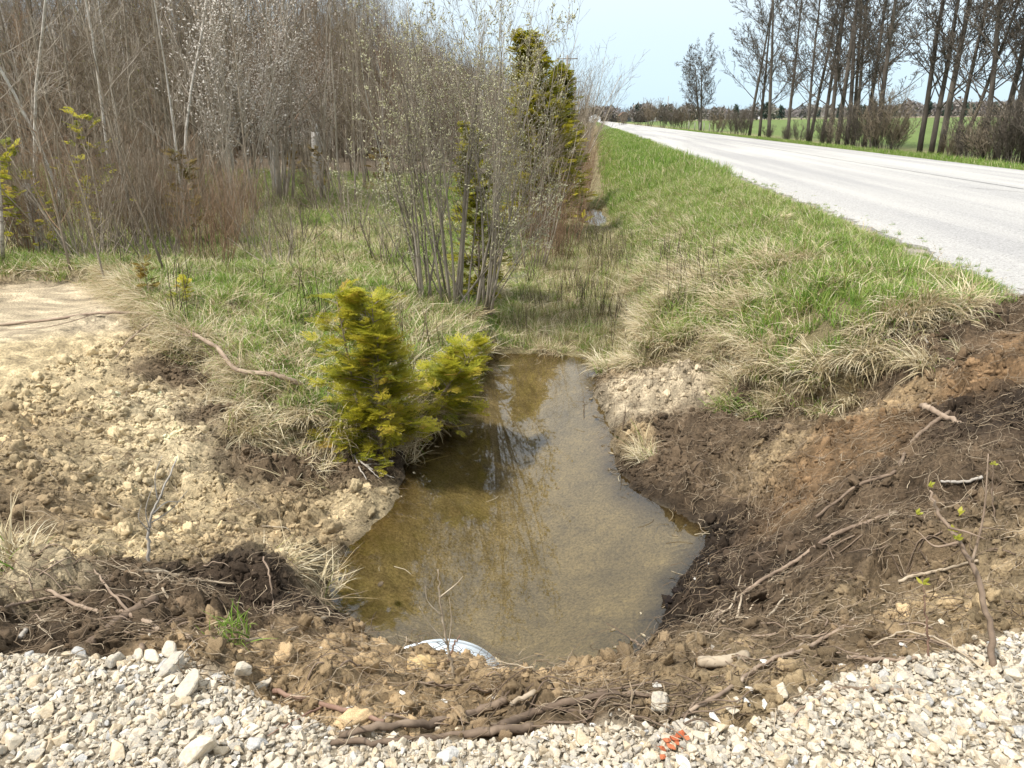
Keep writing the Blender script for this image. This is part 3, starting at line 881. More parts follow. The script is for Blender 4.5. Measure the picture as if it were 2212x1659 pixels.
# ------------------------------------------------------------------ soil clods and crumbs
M_CLOD = tinted_mat('clod_earth')
def clod_mesh(name, seed, sub=2):
    r = np.random.default_rng(seed)
    bm = bmesh.new(); bmesh.ops.create_icosphere(bm, subdivisions=sub, radius=.5)
    off = r.uniform(0, 50, 3)
    from mathutils import noise as mn
    for v in bm.verts:
        c = v.co * 3.1 + Vector(off)
        d = 1 + .45 * mn.noise(c) + .40 * mn.noise(c * 2.1) + .30 * mn.noise(c * 4.7) + .2 * mn.noise(c * 9)
        v.co = Vector((v.co.x * d * 1.1, v.co.y * d * .9, v.co.z * d * .7))
    me = bpy.data.meshes.new(name); bm.to_mesh(me); bm.free()
    for f in me.polygons: f.use_smooth = True
    me.materials.append(M_CLOD)
    return me
CLODS = [clod_mesh('clod', 400 + i, 3 if i % 2 else 2) for i in range(8)]
for i_, m_ in enumerate(CLODS):
    if i_ % 2 == 0:
        for f in m_.polygons: f.use_smooth = False
bare = rand_in_poly(SOIL, 110000, rg, (-4.2, 1.5), (4.6, 8.5))
ok = (grid_val(grav, bare[:, 0], bare[:, 1]) < .5) & (grid_val(sdn, bare[:, 0], bare[:, 1]) > .01) & (grid_val(calm, bare[:, 0], bare[:, 1]) > rg.random(len(bare)) * .9)
clump = np.clip(.5 + 1.2 * fbm(bare[:, 0] * 2.0, bare[:, 1] * 2.0, 151, 3), .05, 1)
ok &= rg.random(len(bare)) < clump
bare = bare[ok][:48000]
csz = np.clip(rg.lognormal(math.log(.0125), .7, len(bare)), .005, .075)
cc = grid_color(bare[:, 0], bare[:, 1]) * rg.uniform(.8, 1.18, (len(bare), 1))
instancer('soil_clods', CLODS, np.c_[bare, Z(bare[:, 0], bare[:, 1]) + csz * .12], rg.uniform(-3, 3, (len(bare), 3)), csz[:, None] * rg.uniform(.55, 1.5, (len(bare), 3)), np.where(csz < .02, rg.integers(0, 8, len(bare)), 1 + 2 * rg.integers(0, 4, len(bare))),
          'crumbs and clods of loose earth over the dug banks', 'soil', color=np.clip(cc, .01, .7))

# lumps of earth big enough to lift
def soil_lump(px, py, size, colr_, label, seed, name='soil_lump', crack=None, dz=0.0, rz=None):
    p = at([px], [py])[0]
    bm = bmesh.new(); bmesh.ops.create_icosphere(bm, subdivisions=6 if max(size) > .3 else 5, radius=.5)
    from mathutils import noise as mn
    off = Vector(np.random.default_rng(seed).uniform(0, 60, 3))
    S3 = Vector(size)
    for v in bm.verts:
        w = Vector((v.co.x * S3.x, v.co.y * S3.y, v.co.z * S3.z)); nrm = w.normalized()
        c = w + off
        d = .030 * mn.noise(c * 9) + .022 * mn.noise(c * 17) + .014 * abs(mn.noise(c * 34)) + .010 * mn.noise(c * 60) + .006 * mn.noise(c * 110)
        if crack: d -= crack * .10 * max(0, 1 - abs(mn.noise(c * 8)) * 7)
        v.co = w + nrm * d * min(1.0, 4 * max(size))
    me = bpy.data.meshes.new(name); bm.to_mesh(me); bm.free()
    for f in me.polygons: f.use_smooth = True
    c0 = np.array(colr_)
    me.materials.append(noise_mat(name, [tuple(c0 * .55), tuple(c0), tuple(np.minimum(c0 * 1.5, .7))], 45,   .95, bump=.005, bscale=40, rnd=.05))
    o = link(name, me, None, (p[0], p[1], p[2] + dz))
    o.rotation_euler = (0, 0, rz if rz is not None else seed * 1.3)
    return tag(o, label, 'soil lump')
soil_lump(905, 1440, (.13, .10, .10), (.42, .30, .15), 'yellow sandy lump split by a dark crack beside the metal pipe', 2, crack=.5, dz=-.01, rz=.4)

# ------------------------------------------------------------------ culvert pipe
M_STEEL, n_, l_, p_ = new_mat('galvanised_steel')
p_.inputs['Metallic'].default_value = .55
tcn = n_.new('ShaderNodeTexCoord'); nn = n_.new('ShaderNodeTexNoise'); nn.inputs['Scale'].default_value = 12; nn.inputs['Detail'].default_value = 6
l_.new(tcn.outputs['Object'], nn.inputs['Vector'])
rr_ = ramp(n_, [(.50, .55, .58), (.72, .77, .80), (.80, .85, .87)], [.3, .5, .7]); l_.new(nn.outputs['Fac'], rr_.inputs['Fac']); l_.new(rr_.outputs['Color'], p_.inputs['Base Color'])
p_.inputs['Roughness'].default_value = .42
pipe_root = link('culvert_pipe', None)
PX, PY = at_z(915, 1391, -.60)
pipe_root.location = (float(PX), float(PY), -.985)
pipe_root.rotation_euler = (0, 0, YAW + R(19))       # the pipe points away from the drive, a little to the left
tag(pipe_root, 'galvanised corrugated steel culvert end poking out of the sandy berm', 'pipe')
RAD = .39
ll = np.arange(-1.2, .001, .012)
mb = MB()
a_ = np.linspace(0, 2 * np.pi, 65)[:-1]
def shell(radii, ys, flip):
    v = np.stack([radii[:, None] * np.sin(a_)[None], np.broadcast_to(ys[:, None], (len(ys), 64)), radii[:, None] * np.cos(a_)[None]], -1)
    i = np.arange(len(ys) - 1)[:, None] * 64; j = np.arange(64)[None]; k = (j + 1) % 64
    q = np.stack([i + j, i + k, i + 64 + k, i + 64 + j], -1).reshape(-1, 4)
    mb.add(v, q[:, ::-1] if flip else q)
corr = .008 * np.sin(ll / .068 * 2 * np.pi) * np.clip(-ll / .10, 0, 1)
shell(RAD + corr, ll, False); shell(RAD - .004 + corr, ll, True)
link('barrel', mb.mesh('barrel', M_STEEL), pipe_root)
mb = MB()
tr_ = np.stack([(RAD) * np.sin(a_), np.zeros(64), RAD * np.cos(a_)], -1)
tube(mb, np.concatenate([tr_, tr_[:1]]), np.full(65, .009), 6, cap=False)
link('rim', mb.mesh('rim', M_STEEL), pipe_root)

# ------------------------------------------------------------------ grass
M_GREEN = leaf_mat('green_blades', [(.075, .15, .022), (.15, .26, .036), (.23, .33, .055), (.34, .36, .12)], .35)
M_DRY = leaf_mat('dry_blades', [(.30, .22, .12), (.50, .405, .24), (.62, .53, .35), (.70, .62, .45)], .22, .75)
M_STALK = noise_mat('dark_stalk', [(.05, .04, .025), (.11, .085, .05)], 20, .8, rnd=.3)
M_OLIVE = leaf_mat('sedge_blades', [(.12, .12, .03), (.20, .19, .05), (.30, .26, .09)], .3)

def tuft(name, seed, nb, L, width, lean, spread, radius, droop, mats, frac=(1.0,), segs=4):
    """n blades; lean in radians from vertical, spread of heading about +X, droop bends tips down"""
    r = np.random.default_rng(seed)
    mb = MB()
    which = r.choice(len(mats), nb, p=frac)
    for mi in range(len(mats)):
        n = int((which == mi).sum())
        if not n: continue
        ang = r.uniform(0, 2 * np.pi, n); rad = radius * np.sqrt(r.random(n))
        base = np.c_[rad * np.cos(ang), rad * np.sin(ang), np.full(n, -.02)]
        head = r.normal(0, spread, n) if spread < 3 else r.uniform(0, 2 * np.pi, n)
        ln = L * r.uniform(.45, 1.15, n)
        th = np.abs(r.normal(lean, .3, n))
        bend = r.normal(droop, .35, n)
        w = width * r.uniform(.6, 1.25, n)
        pos = base.copy(); V = []
        side = np.c_[-np.sin(head), np.cos(head), np.zeros(n)]
        tw = r.normal(0, .5, n)
        for s in range(segs + 1):
            f = s / segs
            ww = w * (1 - f ** 1.6) * .5 + 1e-4
            dirv = np.c_[np.sin(th) * np.cos(head), np.sin(th) * np.sin(head), np.cos(th)]
            nrm = np.cross(side, dirv)
            sd_ = side * np.cos(tw)[:, None] + nrm * np.sin(tw)[:, None]
            V.append(pos - sd_ * ww[:, None]); V.append(pos + sd_ * ww[:, None])
            pos = pos + dirv * (ln / segs)[:, None]
            th = th + bend / segs * (1 + f); head = head + r.normal(0, .08, n)
        V = np.stack(V, 1)
        k = 2 * (segs + 1)
        b = (np.arange(n) * k)[:, None]
        q = np.stack([b + np.array([2 * s, 2 * s + 1, 2 * s + 3, 2 * s + 2]) for s in range(segs)], 1).reshape(-1, 4)
        mb.add(V.reshape(-1, 3), q, None, mi, np.repeat(r.uniform(.1, .9, n), k))
    return mb.mesh(name, mats, True, 'rnd')
GREEN = [tuft('green_tuft', 500 + i, 46, .17, .0075, .30, 9, .09, .8, [M_GREEN, M_DRY], (.86, .14)) for i in range(4)]
DRYT = [tuft('dry_tuft', 520 + i, 64, .36, .0075, .9, .75, .10, 1.0, [M_DRY, M_GREEN], (.93, .07), 5) for i in range(4)]
MIX = [tuft('mixed_tuft', 540 + i, 52, .25, .007, .7, 9, .12, .9, [M_DRY, M_GREEN, M_OLIVE], (.42, .40, .18)) for i in range(4)]
SEDGE = [tuft('sedge_tuft', 560 + i, 50, .24, .005, .25, 9, .10, .35, [M_OLIVE, M_DRY, M_GREEN], (.5, .35, .15)) for i in range(2)]
MAT_ = [tuft('matted_tuft', 570 + i, 56, .34, .0075, 1.25, 1.2, .14, .35, [M_DRY, M_OLIVE], (.92, .08)) for i in range(3)]
STALKS = []
for i in range(3):
    mb = MB(); r = np.random.default_rng(580 + i)
    for k in range(4):
        b = np.r_[r.uniform(-.12, .12, 2), -.02]; t = b + np.r_[r.normal(0, .06, 2), r.uniform(.22, .5)]
        tube(mb, [b, (b + t) / 2 + r.normal(0, .008, 3), t], [.0032, .003, .0018], 3)
    STALKS.append(mb.mesh('stalk', M_STALK))
FAR = [tuft('far_tuft', 590 + i, 40, .30, .018, .35, 9, .30, .7, [M_GREEN, M_DRY], (.88, .12), 2) for i in range(3)]
ALLT = GREEN + DRYT + MIX + SEDGE + MAT_ + STALKS + FAR
iG, iD, iM, iS, iA, iK, iF = 0, 4, 8, 12, 14, 17, 20

def lay(n, lo, hi, seed):
    r = np.random.default_rng(seed)
    return np.c_[r.uniform(lo[0], hi[0], n), r.uniform(lo[1], hi[1], n)], r

P_, RZ_, S_, I_, T_ = [], [], [], [], []
def put(xy, idx, s, r, downhill=False, tilt=.12):
    xy = np.asarray(xy)
    if not len(xy): return
    sx, sy = slope(xy[:, 0], xy[:, 1])
    a = np.arctan2(-sy, -sx) + r.normal(0, .45, len(xy)) if downhill else r.uniform(0, 6.28, len(xy))
    P_.append(np.c_[xy, Z(xy[:, 0], xy[:, 1])]); RZ_.append(np.c_[r.normal(0, tilt, len(xy)), r.normal(0, tilt, len(xy)), a]); S_.append(s); I_.append(idx)

def turf_mask(p, margin=.02):
    s = grid_val(soil, p[:, 0], p[:, 1])
    w = grid_val(sdn, p[:, 0], p[:, 1])
    return (s < .35) & (w > margin)

# road bank: fresh green near the road, dry bleached tussocks lower down
p, r = lay(9500, (0.6, 5.2), (3.75, 24), 601); p = p[turf_mask(p)]
up_ = (p[:, 0] - .6) / 3.1 + .22 * fbm(p[:, 0] * .9, p[:, 1] * .9, 611, 3) * 2
dens = sstep(.0, .5, up_) * .65 + .35
far_ = sstep(9, 15, p[:, 1]) * .35
g = p[r.random(len(p)) < np.clip(dens * .9 + far_, 0, 1) * np.clip(.75 + 1.6 * fbm(p[:, 0] * 1.8, p[:, 1] * 1.8, 613, 2), .1, 1)]
g = g[r.random(len(g)) < np.clip((3.72 - g[:, 0]) / .35, .12, 1)]
edge = np.clip((3.75 - g[:, 0]) / .5, .35, 1)
put(g, iG + r.integers(0, 4, len(g)), r.uniform(.7, 1.25, len(g)) * edge, r)
p, r = lay(3100, (0.5, 5.2), (3.3, 17), 602); p = p[turf_mask(p)]
up_ = (p[:, 0] - .5) / 3 + .3 * fbm(p[:, 0] * .8, p[:, 1] * .8, 612, 3) * 2
d = p[r.random(len(p)) < np.clip(1.0 - sstep(.1, .7, up_), .05, 1) * np.clip(.55 + 1.8 * fbm(p[:, 0] * 1.4, p[:, 1] * 1.4, 614, 2), .08, 1) * (1 - .8 * sstep(9, 13, p[:, 1]))]
put(d, np.where(r.random(len(d)) < .55, iD + r.integers(0, 4, len(d)), iA + r.integers(0, 3, len(d))), r.uniform(.65, 1.15, len(d)), r, True)
p, r = lay(2900, (.75, 6.5), (3.3, 26), 603); p = p[turf_mask(p)]
put(p, iM + r.integers(0, 4, len(p)), r.uniform(.7, 1.2, len(p)), r)
# ditch bottom: sedge, matted straw, dark stalks
p, r = lay(2600, (-1.0, 7.6), (.9, 26), 604); p = p[turf_mask(p, .06)]
pool = (np.abs(p[:, 0] - .05) < .35) & (np.abs(p[:, 1] - 20.6) < 1.6); p = p[~pool]
k_ = r.random(len(p))
put(p, np.where(k_ < .5, iS + r.integers(0, 2, len(p)), np.where(k_ < .85, iM + r.integers(0, 4, len(p)), iA + r.integers(0, 3, len(p)))), r.uniform(.5, .95, len(p)) * np.where((np.abs(p[:, 0] - .05) < .5) & (p[:, 1] > 17) & (p[:, 1] < 22.5), .45, 1), r)
p, r = lay(420, (-.9, 7.9), (1.5, 16), 605); p = p[turf_mask(p, .1)]; p = p[fbm(p[:, 0], p[:, 1], 615, 2) > -.1]
put(p, iK + r.integers(0, 3, len(p)), r.uniform(.6, 1.1, len(p)), r)
# left side: dry straw with green coming through
p, r = lay(13000, (-10.5, 5.0), (-.8, 15), 606); p = p[turf_mask(p)]
p = p[(p[:, 0] > -1.02 * p[:, 1] - 1)]
gr = fbm(p[:, 0] * .6, p[:, 1] * .6, 616, 3)
k_ = r.random(len(p)) + .9 * gr
put(p, np.where(k_ > .56, iG + r.integers(0, 4, len(p)), np.where(k_ > .16, iM + r.integers(0, 4, len(p)), iA + r.integers(0, 3, len(p)))), r.uniform(.6, 1.15, len(p)), r)
p, r = lay(5500, (-24, 14), (-1.0, 27), 607)
p = p[(p[:, 0] > -1.0 * p[:, 1] - 1)]
k_ = r.random(len(p)) + .9 * fbm(p[:, 0] * .4, p[:, 1] * .4, 617, 3)
put(p, np.where(k_ > .35, iG + r.integers(0, 4, len(p)), iM + r.integers(0, 4, len(p))), r.uniform(.9, 1.6, len(p)), r)
p, r = lay(150, (-8, 6), (-1.4, 16), 608); p = p[turf_mask(p)]
put(p, iK + r.integers(0, 3, len(p)), r.uniform(.7, 1.5, len(p)), r)
p, r = lay(3600, (-24, 3.2), (-5.5, 20), 622); p = p[turf_mask(p) & (p[:, 0] <= -1.0 * p[:, 1] - .8)]
put(p, np.where(r.random(len(p)) < .5, iF + r.integers(0, 3, len(p)), iM + r.integers(0, 4, len(p))), r.uniform(.8, 1.3, len(p)), r)
# turf lip hanging over the dug edge
e = []
edge_pts = SOIL[2:-6]
for a, b in zip(edge_pts[:-1], edge_pts[1:]):
    nseg = max(1, int(np.hypot(*(b - a)) / .045))
    e.append(a + (b - a) * np.linspace(0, 1, nseg, endpoint=False)[:, None])
e = np.concatenate(e); r = np.random.default_rng(609)
e = e[(grid_val(sdn, e[:, 0], e[:, 1]) > .04)]
for rep in range(2):
    ee = e + r.normal(0, .06, e.shape)
    ee = ee[grid_val(sdn, ee[:, 0], ee[:, 1]) > .03]
    put(ee, np.where(r.random(len(ee)) < .75, iD + r.integers(0, 4, len(ee)), iM + r.integers(0, 4, len(ee))), r.uniform(.55, 1.0, len(ee)), r, True, .2)
# tufts clinging to the soil, as seen in the photo
for px, py, n, rad, kind in [(550, 960, 10, .10, iD), (530, 920, 8, .12, iD), (470, 860, 8, .12, iA), (10, 1220, 6, .06, iD), (1565, 890, 6, .06, iM), (1390, 985, 6, .07, iD), (430, 1405, 0, .03, iG), (500, 1370, 2, .03, iG), (2000, 780, 7, .14, iD), (1930, 760, 8, .12, iD),
                             (1870, 700, 6, .12, iG), (620, 1200, 4, .12, iA), (680, 1000, 5, .15, iA), (640, 950, 6, .15, iA), (850, 960, 6, .12, iA), (930, 880, 6, .1, iA)]:
    c = at([px], [py])[0]
    xy = c[:2] + r.normal(0, rad * .6, (n, 2))
    put(xy, kind + r.integers(0, 3, n), r.uniform(.5, .9, n), r, True, .25)
# grass creeping onto the road edge
p, r = lay(1500, (3.2, 4), (4.2, 40), 610)
p = p[fbm(p[:, 0] * 2.5, p[:, 1] * 1.2, 618, 3) > .02]
p = p[r.random(len(p)) < np.clip((4.15 - p[:, 0]) / .8, 0, 1)]
rzv = np.full(len(p), .27)
P_.append(np.c_[p, np.maximum(Z(p[:, 0], p[:, 1]), .27)]); RZ_.append(np.c_[r.normal(0, .3, (len(p), 2)), r.uniform(0, 6.28, len(p))]); S_.append(r.uniform(.15, .45, len(p))); I_.append(iG + r.integers(0, 4, len(p)))
# farther banks and the opposite verge
p, r = lay(5200, (.6, 20), (3.8, 130), 620); p = p[r.random(len(p)) < np.clip(25 / p[:, 1], .2, 1)]
put(p, iF + r.integers(0, 3, len(p)), r.uniform(.6, 1.0, len(p)), r)
p, r = lay(9000, (12.0, 8), (16.5, 140), 621); p = p[r.random(len(p)) < np.clip(35 / p[:, 1], .2, 1)]
put(p, iF + r.integers(0, 3, len(p)), r.uniform(.6, 1.1, len(p)) * np.clip((p[:, 0] - 11.8) / 1.0, .35, 1), r)
instancer('grass', ALLT, np.concatenate(P_), np.concatenate(RZ_), np.concatenate(S_), np.concatenate(I_), 'green and bleached dry grass over the ditch banks and verges', 'grass')

# fine rootlets and straw on the bare soil
M_ROOT = noise_mat('rootlet', [(.10, .07, .045), (.22, .16, .10), (.42, .34, .24)], 3, .85, rnd=.45)
ROOTS = []
for i in range(8):
    mb = MB(); r = np.random.default_rng(650 + i)
    for k in range(5):
        n = 6; d = r.uniform(0, 6.28); p0 = np.r_[r.normal(0, .05, 2), .004]; pts = [p0]
        L_ = r.uniform(.05, .16)
        for s in range(n):
            d += r.normal(0, .45)
            pts.append(pts[-1] + np.r_[np.cos(d), np.sin(d), r.normal(.05, .28)] * L_ / n)
        r0 = r.uniform(.0007, .0019)
        tube(mb, pts, np.linspace(r0, r0 * .4, n + 1), 3, cap=False)
    ROOTS.append(mb.mesh('rootlet', M_ROOT))
p = rand_in_poly(SOIL, 9000, rg, (-3.8, 1.6), (4.4, 8.0))
kk = (grid_val(grav, p[:, 0], p[:, 1]) < .6) & (grid_val(sdn, p[:, 0], p[:, 1]) > .02) & (grid_val(smooth_top, p[:, 0], p[:, 1]) < .5)
dk = (p[:, 0] > .6) | (p[:, 1] < 2.7)
kk &= (rg.random(len(p)) < np.where(dk, .8, .32))
p = p[kk]
sx, sy = slope(p[:, 0], p[:, 1])
instancer('rootlets', ROOTS, np.c_[p, Z(p[:, 0], p[:, 1]) + .004], np.c_[np.arctan(sy), -np.arctan(sx), np.zeros(len(p))] + np.c_[rg.normal(0, .2, (len(p), 2)), np.zeros(len(p))], rg.uniform(.7, 1.5, len(p)), rg.integers(0, 8, len(p)),
          'fine torn rootlets and straw strewn over the bare soil', 'rootlets')

# ------------------------------------------------------------------ bare trees and shrubs
M_BARK = noise_mat('grey_brown_bark', [(.15, .12, .088), (.27, .225, .17), (.38, .33, .265)], 6, .9, bump=.004, rnd=.35, stretch=(1, 1, .3))
M_BIRCH = noise_mat('white_bark', [(.14, .115, .092), (.37, .33, .28), (.52, .48, .42)], 5, .8, rnd=.15, poss=[.08, .3, .75], stretch=(1, 1, 2.2))
M_DARKBARK = noise_mat('dark_bark', [(.05, .041, .033), (.092, .077, .062), (.15, .128, .105)], 4, .9, bump=.012, rnd=.25, stretch=(1, 1, .25))
M_TWIG = noise_mat('grey_brown_twigs', [(.098, .073, .048), (.185, .143, .098), (.285, .235, .17)], 3, .9, rnd=.4)
M_TWIG_DARK = noise_mat('dark_twigs', [(.06, .049, .038), (.10, .083, .065), (.145, .12, .094)], 3, .9, rnd=.3)
M_TWIG_RED = noise_mat('reddish_twigs', [(.13, .078, .046), (.22, .135, .08), (.31, .21, .13)], 3, .85, rnd=.35)
M_TWIG_PALE = noise_mat('pale_twigs', [(.24, .20, .155), (.38, .325, .26), (.50, .44, .365)], 3, .85, rnd=.25)
M_WILLOW = noise_mat('willow_bark', [(.13, .11, .08), (.25, .215, .165), (.38, .335, .27)], 5, .85, bump=.002, rnd=.1, stretch=(1, 1, .25))
M_CATKIN = leaf_mat('catkins', [(.36, .35, .17), (.50, .48, .28), (.62, .59, .42)], .3, .8)
M_CATKIN_PALE = leaf_mat('silvery_catkins', [(.46, .39, .34), (.64, .57, .50), (.76, .71, .64)], .3, .8)
M_BUD = leaf_mat('spring_buds', [(.20, .22, .06), (.34, .33, .10), (.42, .38, .16)], .35, .7)

def grow(r, p, d, L, rad, level, P, out):
    """appends (level, points, radii) for a branch and all it carries"""
    n = P['seg'][level]
    pts = [np.array(p, float)]; d = np.array(d, float)
    for s in range(n):
        d = d + r.normal(0, P['wob'][level], 3) + np.array([0, 0, P['up'][level]])
        d /= np.linalg.norm(d)
        pts.append(pts[-1] + d * L / n)
    pts = np.array(pts)
    f = np.linspace(0, 1, n + 1)
    radii = rad * (1 - f * P.get('taper', .85))
    out.append((level, pts, np.maximum(radii, P.get('rmin', .0015))))
    if level + 1 >= len(P['seg']): return
    nc = P['kids'][level]
    nc = int(r.integers(max(1, int(nc * .75)), int(nc * 1.25) + 1))
    for c in range(nc):
        t = P['from'][level] + (1 - P['from'][level]) * (c + r.random()) / nc
        x = t * n; i = min(int(x), n - 1); u = x - i
        pos = pts[i] * (1 - u) + pts[i + 1] * u
        tan = pts[i + 1] - pts[i]; tan /= np.linalg.norm(tan)
        az = r.uniform(0, 2 * np.pi)
        e1 = np.cross(tan, [0.3, .9, .2]); e1 /= np.linalg.norm(e1); e2 = np.cross(tan, e1)
        a = P['ang'][level] * r.uniform(.7, 1.3)
        nd = tan * math.cos(a) + (e1 * math.cos(az) + e2 * math.sin(az)) * math.sin(a)
        LL = L * P['len'][level] * r.uniform(.6, 1.25) * (1 - P.get('cone', .55) * t)
        rr = min(rad * (1 - t * P.get('taper', .85)) * P['rr'][level], radii[i]) * r.uniform(.7, 1.0)
        grow(r, pos, nd, LL, max(rr, P.get('rmin', .0015)), level + 1, P, out)

def wood(branches, split, sides):
    a, b = MB(), MB()
    for lv, pts, rad in branches:
        tube(a if lv <= split else b, pts, rad, sides[min(lv, len(sides) - 1)], cap=(lv == 0))
    return a, b

def add_buds(mb, branches, r, levels, per, size, mi=1, fmin=.3):
    """small pointed catkins or buds along the outer twigs"""
    for lv, pts, rad in branches:
        if lv not in levels: continue
        n = len(pts) - 1
        for k in range(r.poisson(per)):
            t = r.uniform(fmin, 1.0) * n; i = min(int(t), n - 1); u = t - i
            p = pts[i] * (1 - u) + pts[i + 1] * u
            d = pts[i + 1] - pts[i]; d = d / np.linalg.norm(d) + r.normal(0, .45, 3); d /= np.linalg.norm(d)
            s = size * r.uniform(.6, 1.3)
            e1 = np.cross(d, r.normal(size=3)); e1 /= np.linalg.norm(e1); e2 = np.cross(d, e1)
            w = s * .24
            m_ = p + d * s * .45
            v = [p, m_ + e1 * w, m_ + (-.5 * e1 + .87 * e2) * w, m_ + (-.5 * e1 - .87 * e2) * w, p + d * s]
            mb.add(v, None, [(0, 1, 2), (0, 2, 3), (0, 3, 1), (4, 2, 1), (4, 3, 2), (4, 1, 3)], mi, r.uniform(.1, .9))

def tree_thing(name, branches, split, sides, mats, label, cat, group=None, buds=None, bud_mat=None, parts=('trunk', 'crown')):
    a, b = wood(branches, split, sides)
    root = link(name, None)
    tag(root, label, cat, group)
    link(parts[0], a.mesh(parts[0], mats[0], True, 'rnd'), root)
    ms = [mats[1]] + ([bud_mat] if bud_mat else [])
    if buds: add_buds(b, branches, *buds)
    link(parts[1], b.mesh(parts[1], ms, True, 'rnd'), root)
    return root

def hide_proto(o):
    """prototypes are used in place as the first individual, never left over"""
    o['first'] = 1
class Kind:
    """one kind of plant: the prototype becomes the first individual, the rest are copies"""
    def __init__(self, protos): self.protos = protos; self.used = [False] * len(protos); self.k = 0
    def place(self, x, y, s=1.0, rz=None, label=None, group=None, which=None, dz=-.03, tilt=(0, 0)):
        i = self.k % len(self.protos) if which is None else which
        self.k += 1
        rz = random.uniform(0, 6.28) if rz is None else rz
        loc = (float(x), float(y), float(Z(x, y)[0]) + dz)
        if not self.used[i]:
            o = self.protos[i]; self.used[i] = True
            o.location = loc; o.rotation_euler = (tilt[0], tilt[1], rz); o.scale = (s, s, s)
            if label: o['label'] = label
            if group: o['group'] = group
            return o
        return copy_thing(self.protos[i], loc, rz, s, label, group, tilt)

def sapling(seed, h, r0, mats, name='bare_sapling', buds=None, bm_=None, wob=.05):
    r = np.random.default_rng(seed)
    P = dict(seg=[9, 4, 3, 2], wob=[wob, .12, .16, .2], up=[.05, .10, .08, .05], kids=[26, 7, 5], ang=[.75, .65, .7], len=[.27, .45, .5], rr=[.42, .55, .6], **{'from': [.14, .15, .15]}, taper=.85, cone=.5, rmin=.0022)
    out = []
    grow(r, (0, 0, 0), (r.normal(0, .06), r.normal(0, .06), 1), h, r0, 0, P, out)
    return tree_thing(name, out, 0, (6, 4, 3, 3), mats, 'x', 'tree', buds=(r, buds[0], buds[1], buds[2], 1) if buds else None, bud_mat=bm_)

SAP = Kind([sapling(700 + i, 7.5 + (i % 3) * .8, .045, (M_BARK, M_TWIG_RED if i == 3 else M_TWIG), wob=.045) for i in range(5)])
SAPB = Kind([sapling(720 + i, 7.0, .042, (M_BARK, M_TWIG), buds=((3,), .35, .035), bm_=M_BUD) for i in range(2)])
BIRCH = Kind([sapling(730 + i, 8.0, .036, (M_BIRCH, M_TWIG_PALE), 'birch_sapling', wob=.05) for i in range(2)])

def shrub(seed, nst, h, r0, mats, name, label, lean=.28, kids=(9, 5), bud=None, bm_=None, base=.12, up=.05, P_extra=None):
    r = np.random.default_rng(seed)
    out = []
    P = dict(seg=[7, 4, 3], wob=[.07, .13, .18], up=[up, .10, .06], kids=list(kids), ang=[.55, .6], len=[.34, .45], rr=[.55, .6], **{'from': [.25, .2]}, taper=.8, cone=.35, rmin=.0016)
    if P_extra: P.update(P_extra)
    for k in range(nst):
        a = r.uniform(0, 2 * np.pi); q = base * math.sqrt(r.random()); l = abs(r.normal(lean, lean * .5))
        grow(r, (q * math.cos(a), q * math.sin(a), -.03), (math.sin(l) * math.cos(a), math.sin(l) * math.sin(a), math.cos(l)), h * r.uniform(.6, 1.1), r0 * r.uniform(.6, 1.15), 0, P, out)
    return tree_thing(name, out, 0, (6, 4, 3), mats, label, 'shrub', buds=(r, bud[0], bud[1], bud[2], 1) if bud else None, bud_mat=bm_, parts=('stems', 'twigs'))

# the big willow by the pool: grey stems fanning out, catkins in the crown
r = np.random.default_rng(801)
out = []
PW = dict(seg=[10, 5, 4, 3], wob=[.045, .11, .16, .2], up=[.02, .07, .05, .05], kids=[11, 5, 4], ang=[.50, .55, .6], len=[.30, .50, .5], rr=[.50, .6, .7], **{'from': [.32, .2, .2]}, taper=.80, cone=.35, rmin=.0016)
for k in range(30):
    bx = r.uniform(-.50, .55); by = r.normal(0, .16)
    l_x = bx * .34 + r.normal(0, .12); l_y = r.normal(0, .13)
    grow(r, (bx, by, -.04), (l_x, l_y, 1), r.uniform(2.7, 3.7) * (1 - .25 * abs(l_x)), r.uniform(.010, .024), 0, PW, out)
for k in range(10):    # low spreading side stems
    bx = r.uniform(-.5, .6); s_ = np.sign(r.normal())
    grow(r, (bx, r.normal(0, .15), -.04), (s_ * r.uniform(.5, .95), r.normal(0, .35), 1), r.uniform(1.6, 2.4), r.uniform(.009, .015), 0, PW, out)
willow = tree_thing('willow_shrub', out, 0, (7, 4, 3, 3), (M_WILLOW, M_WILLOW), 'tall many-stemmed grey willow with cream catkins standing at the head of the pool', 'shrub',
                    buds=(r, (2, 3), 1.2, .034, 1), bud_mat=M_CATKIN, parts=('stems', 'twigs'))
wx, wy = col(985, 8.75, -.65)
willow.location = (float(wx), float(wy), float(Z(wx, wy)[0])); willow.rotation_euler = (0, 0, YAW); willow.scale = (.80, .85, .92)

# silvery catkin willow at the thicket edge
PAL = Kind([shrub(810 + i, 16, 4.6, .022, (M_TWIG_PALE, M_TWIG_PALE), 'catkin_willow', 'x', .12, (14, 7), ((2,), 2.4, .07), M_CATKIN_PALE, .3) for i in range(2)])
x, y = col(520, 16.5); PAL.place(x, y, 1.0, .3, 'tall pale willow covered in silvery catkins before the brown thicket', None, 0)
x, y = col(600, 18.5); PAL.place(x, y, .9, 1.3, 'slimmer silvery-catkin willow just behind the tall pale one', None, 1)
x, y = col(690, 25); PAL.place(x, y, .85, 2.3, 'dull catkin willow deep in the thicket by a grey snag', None, 0)

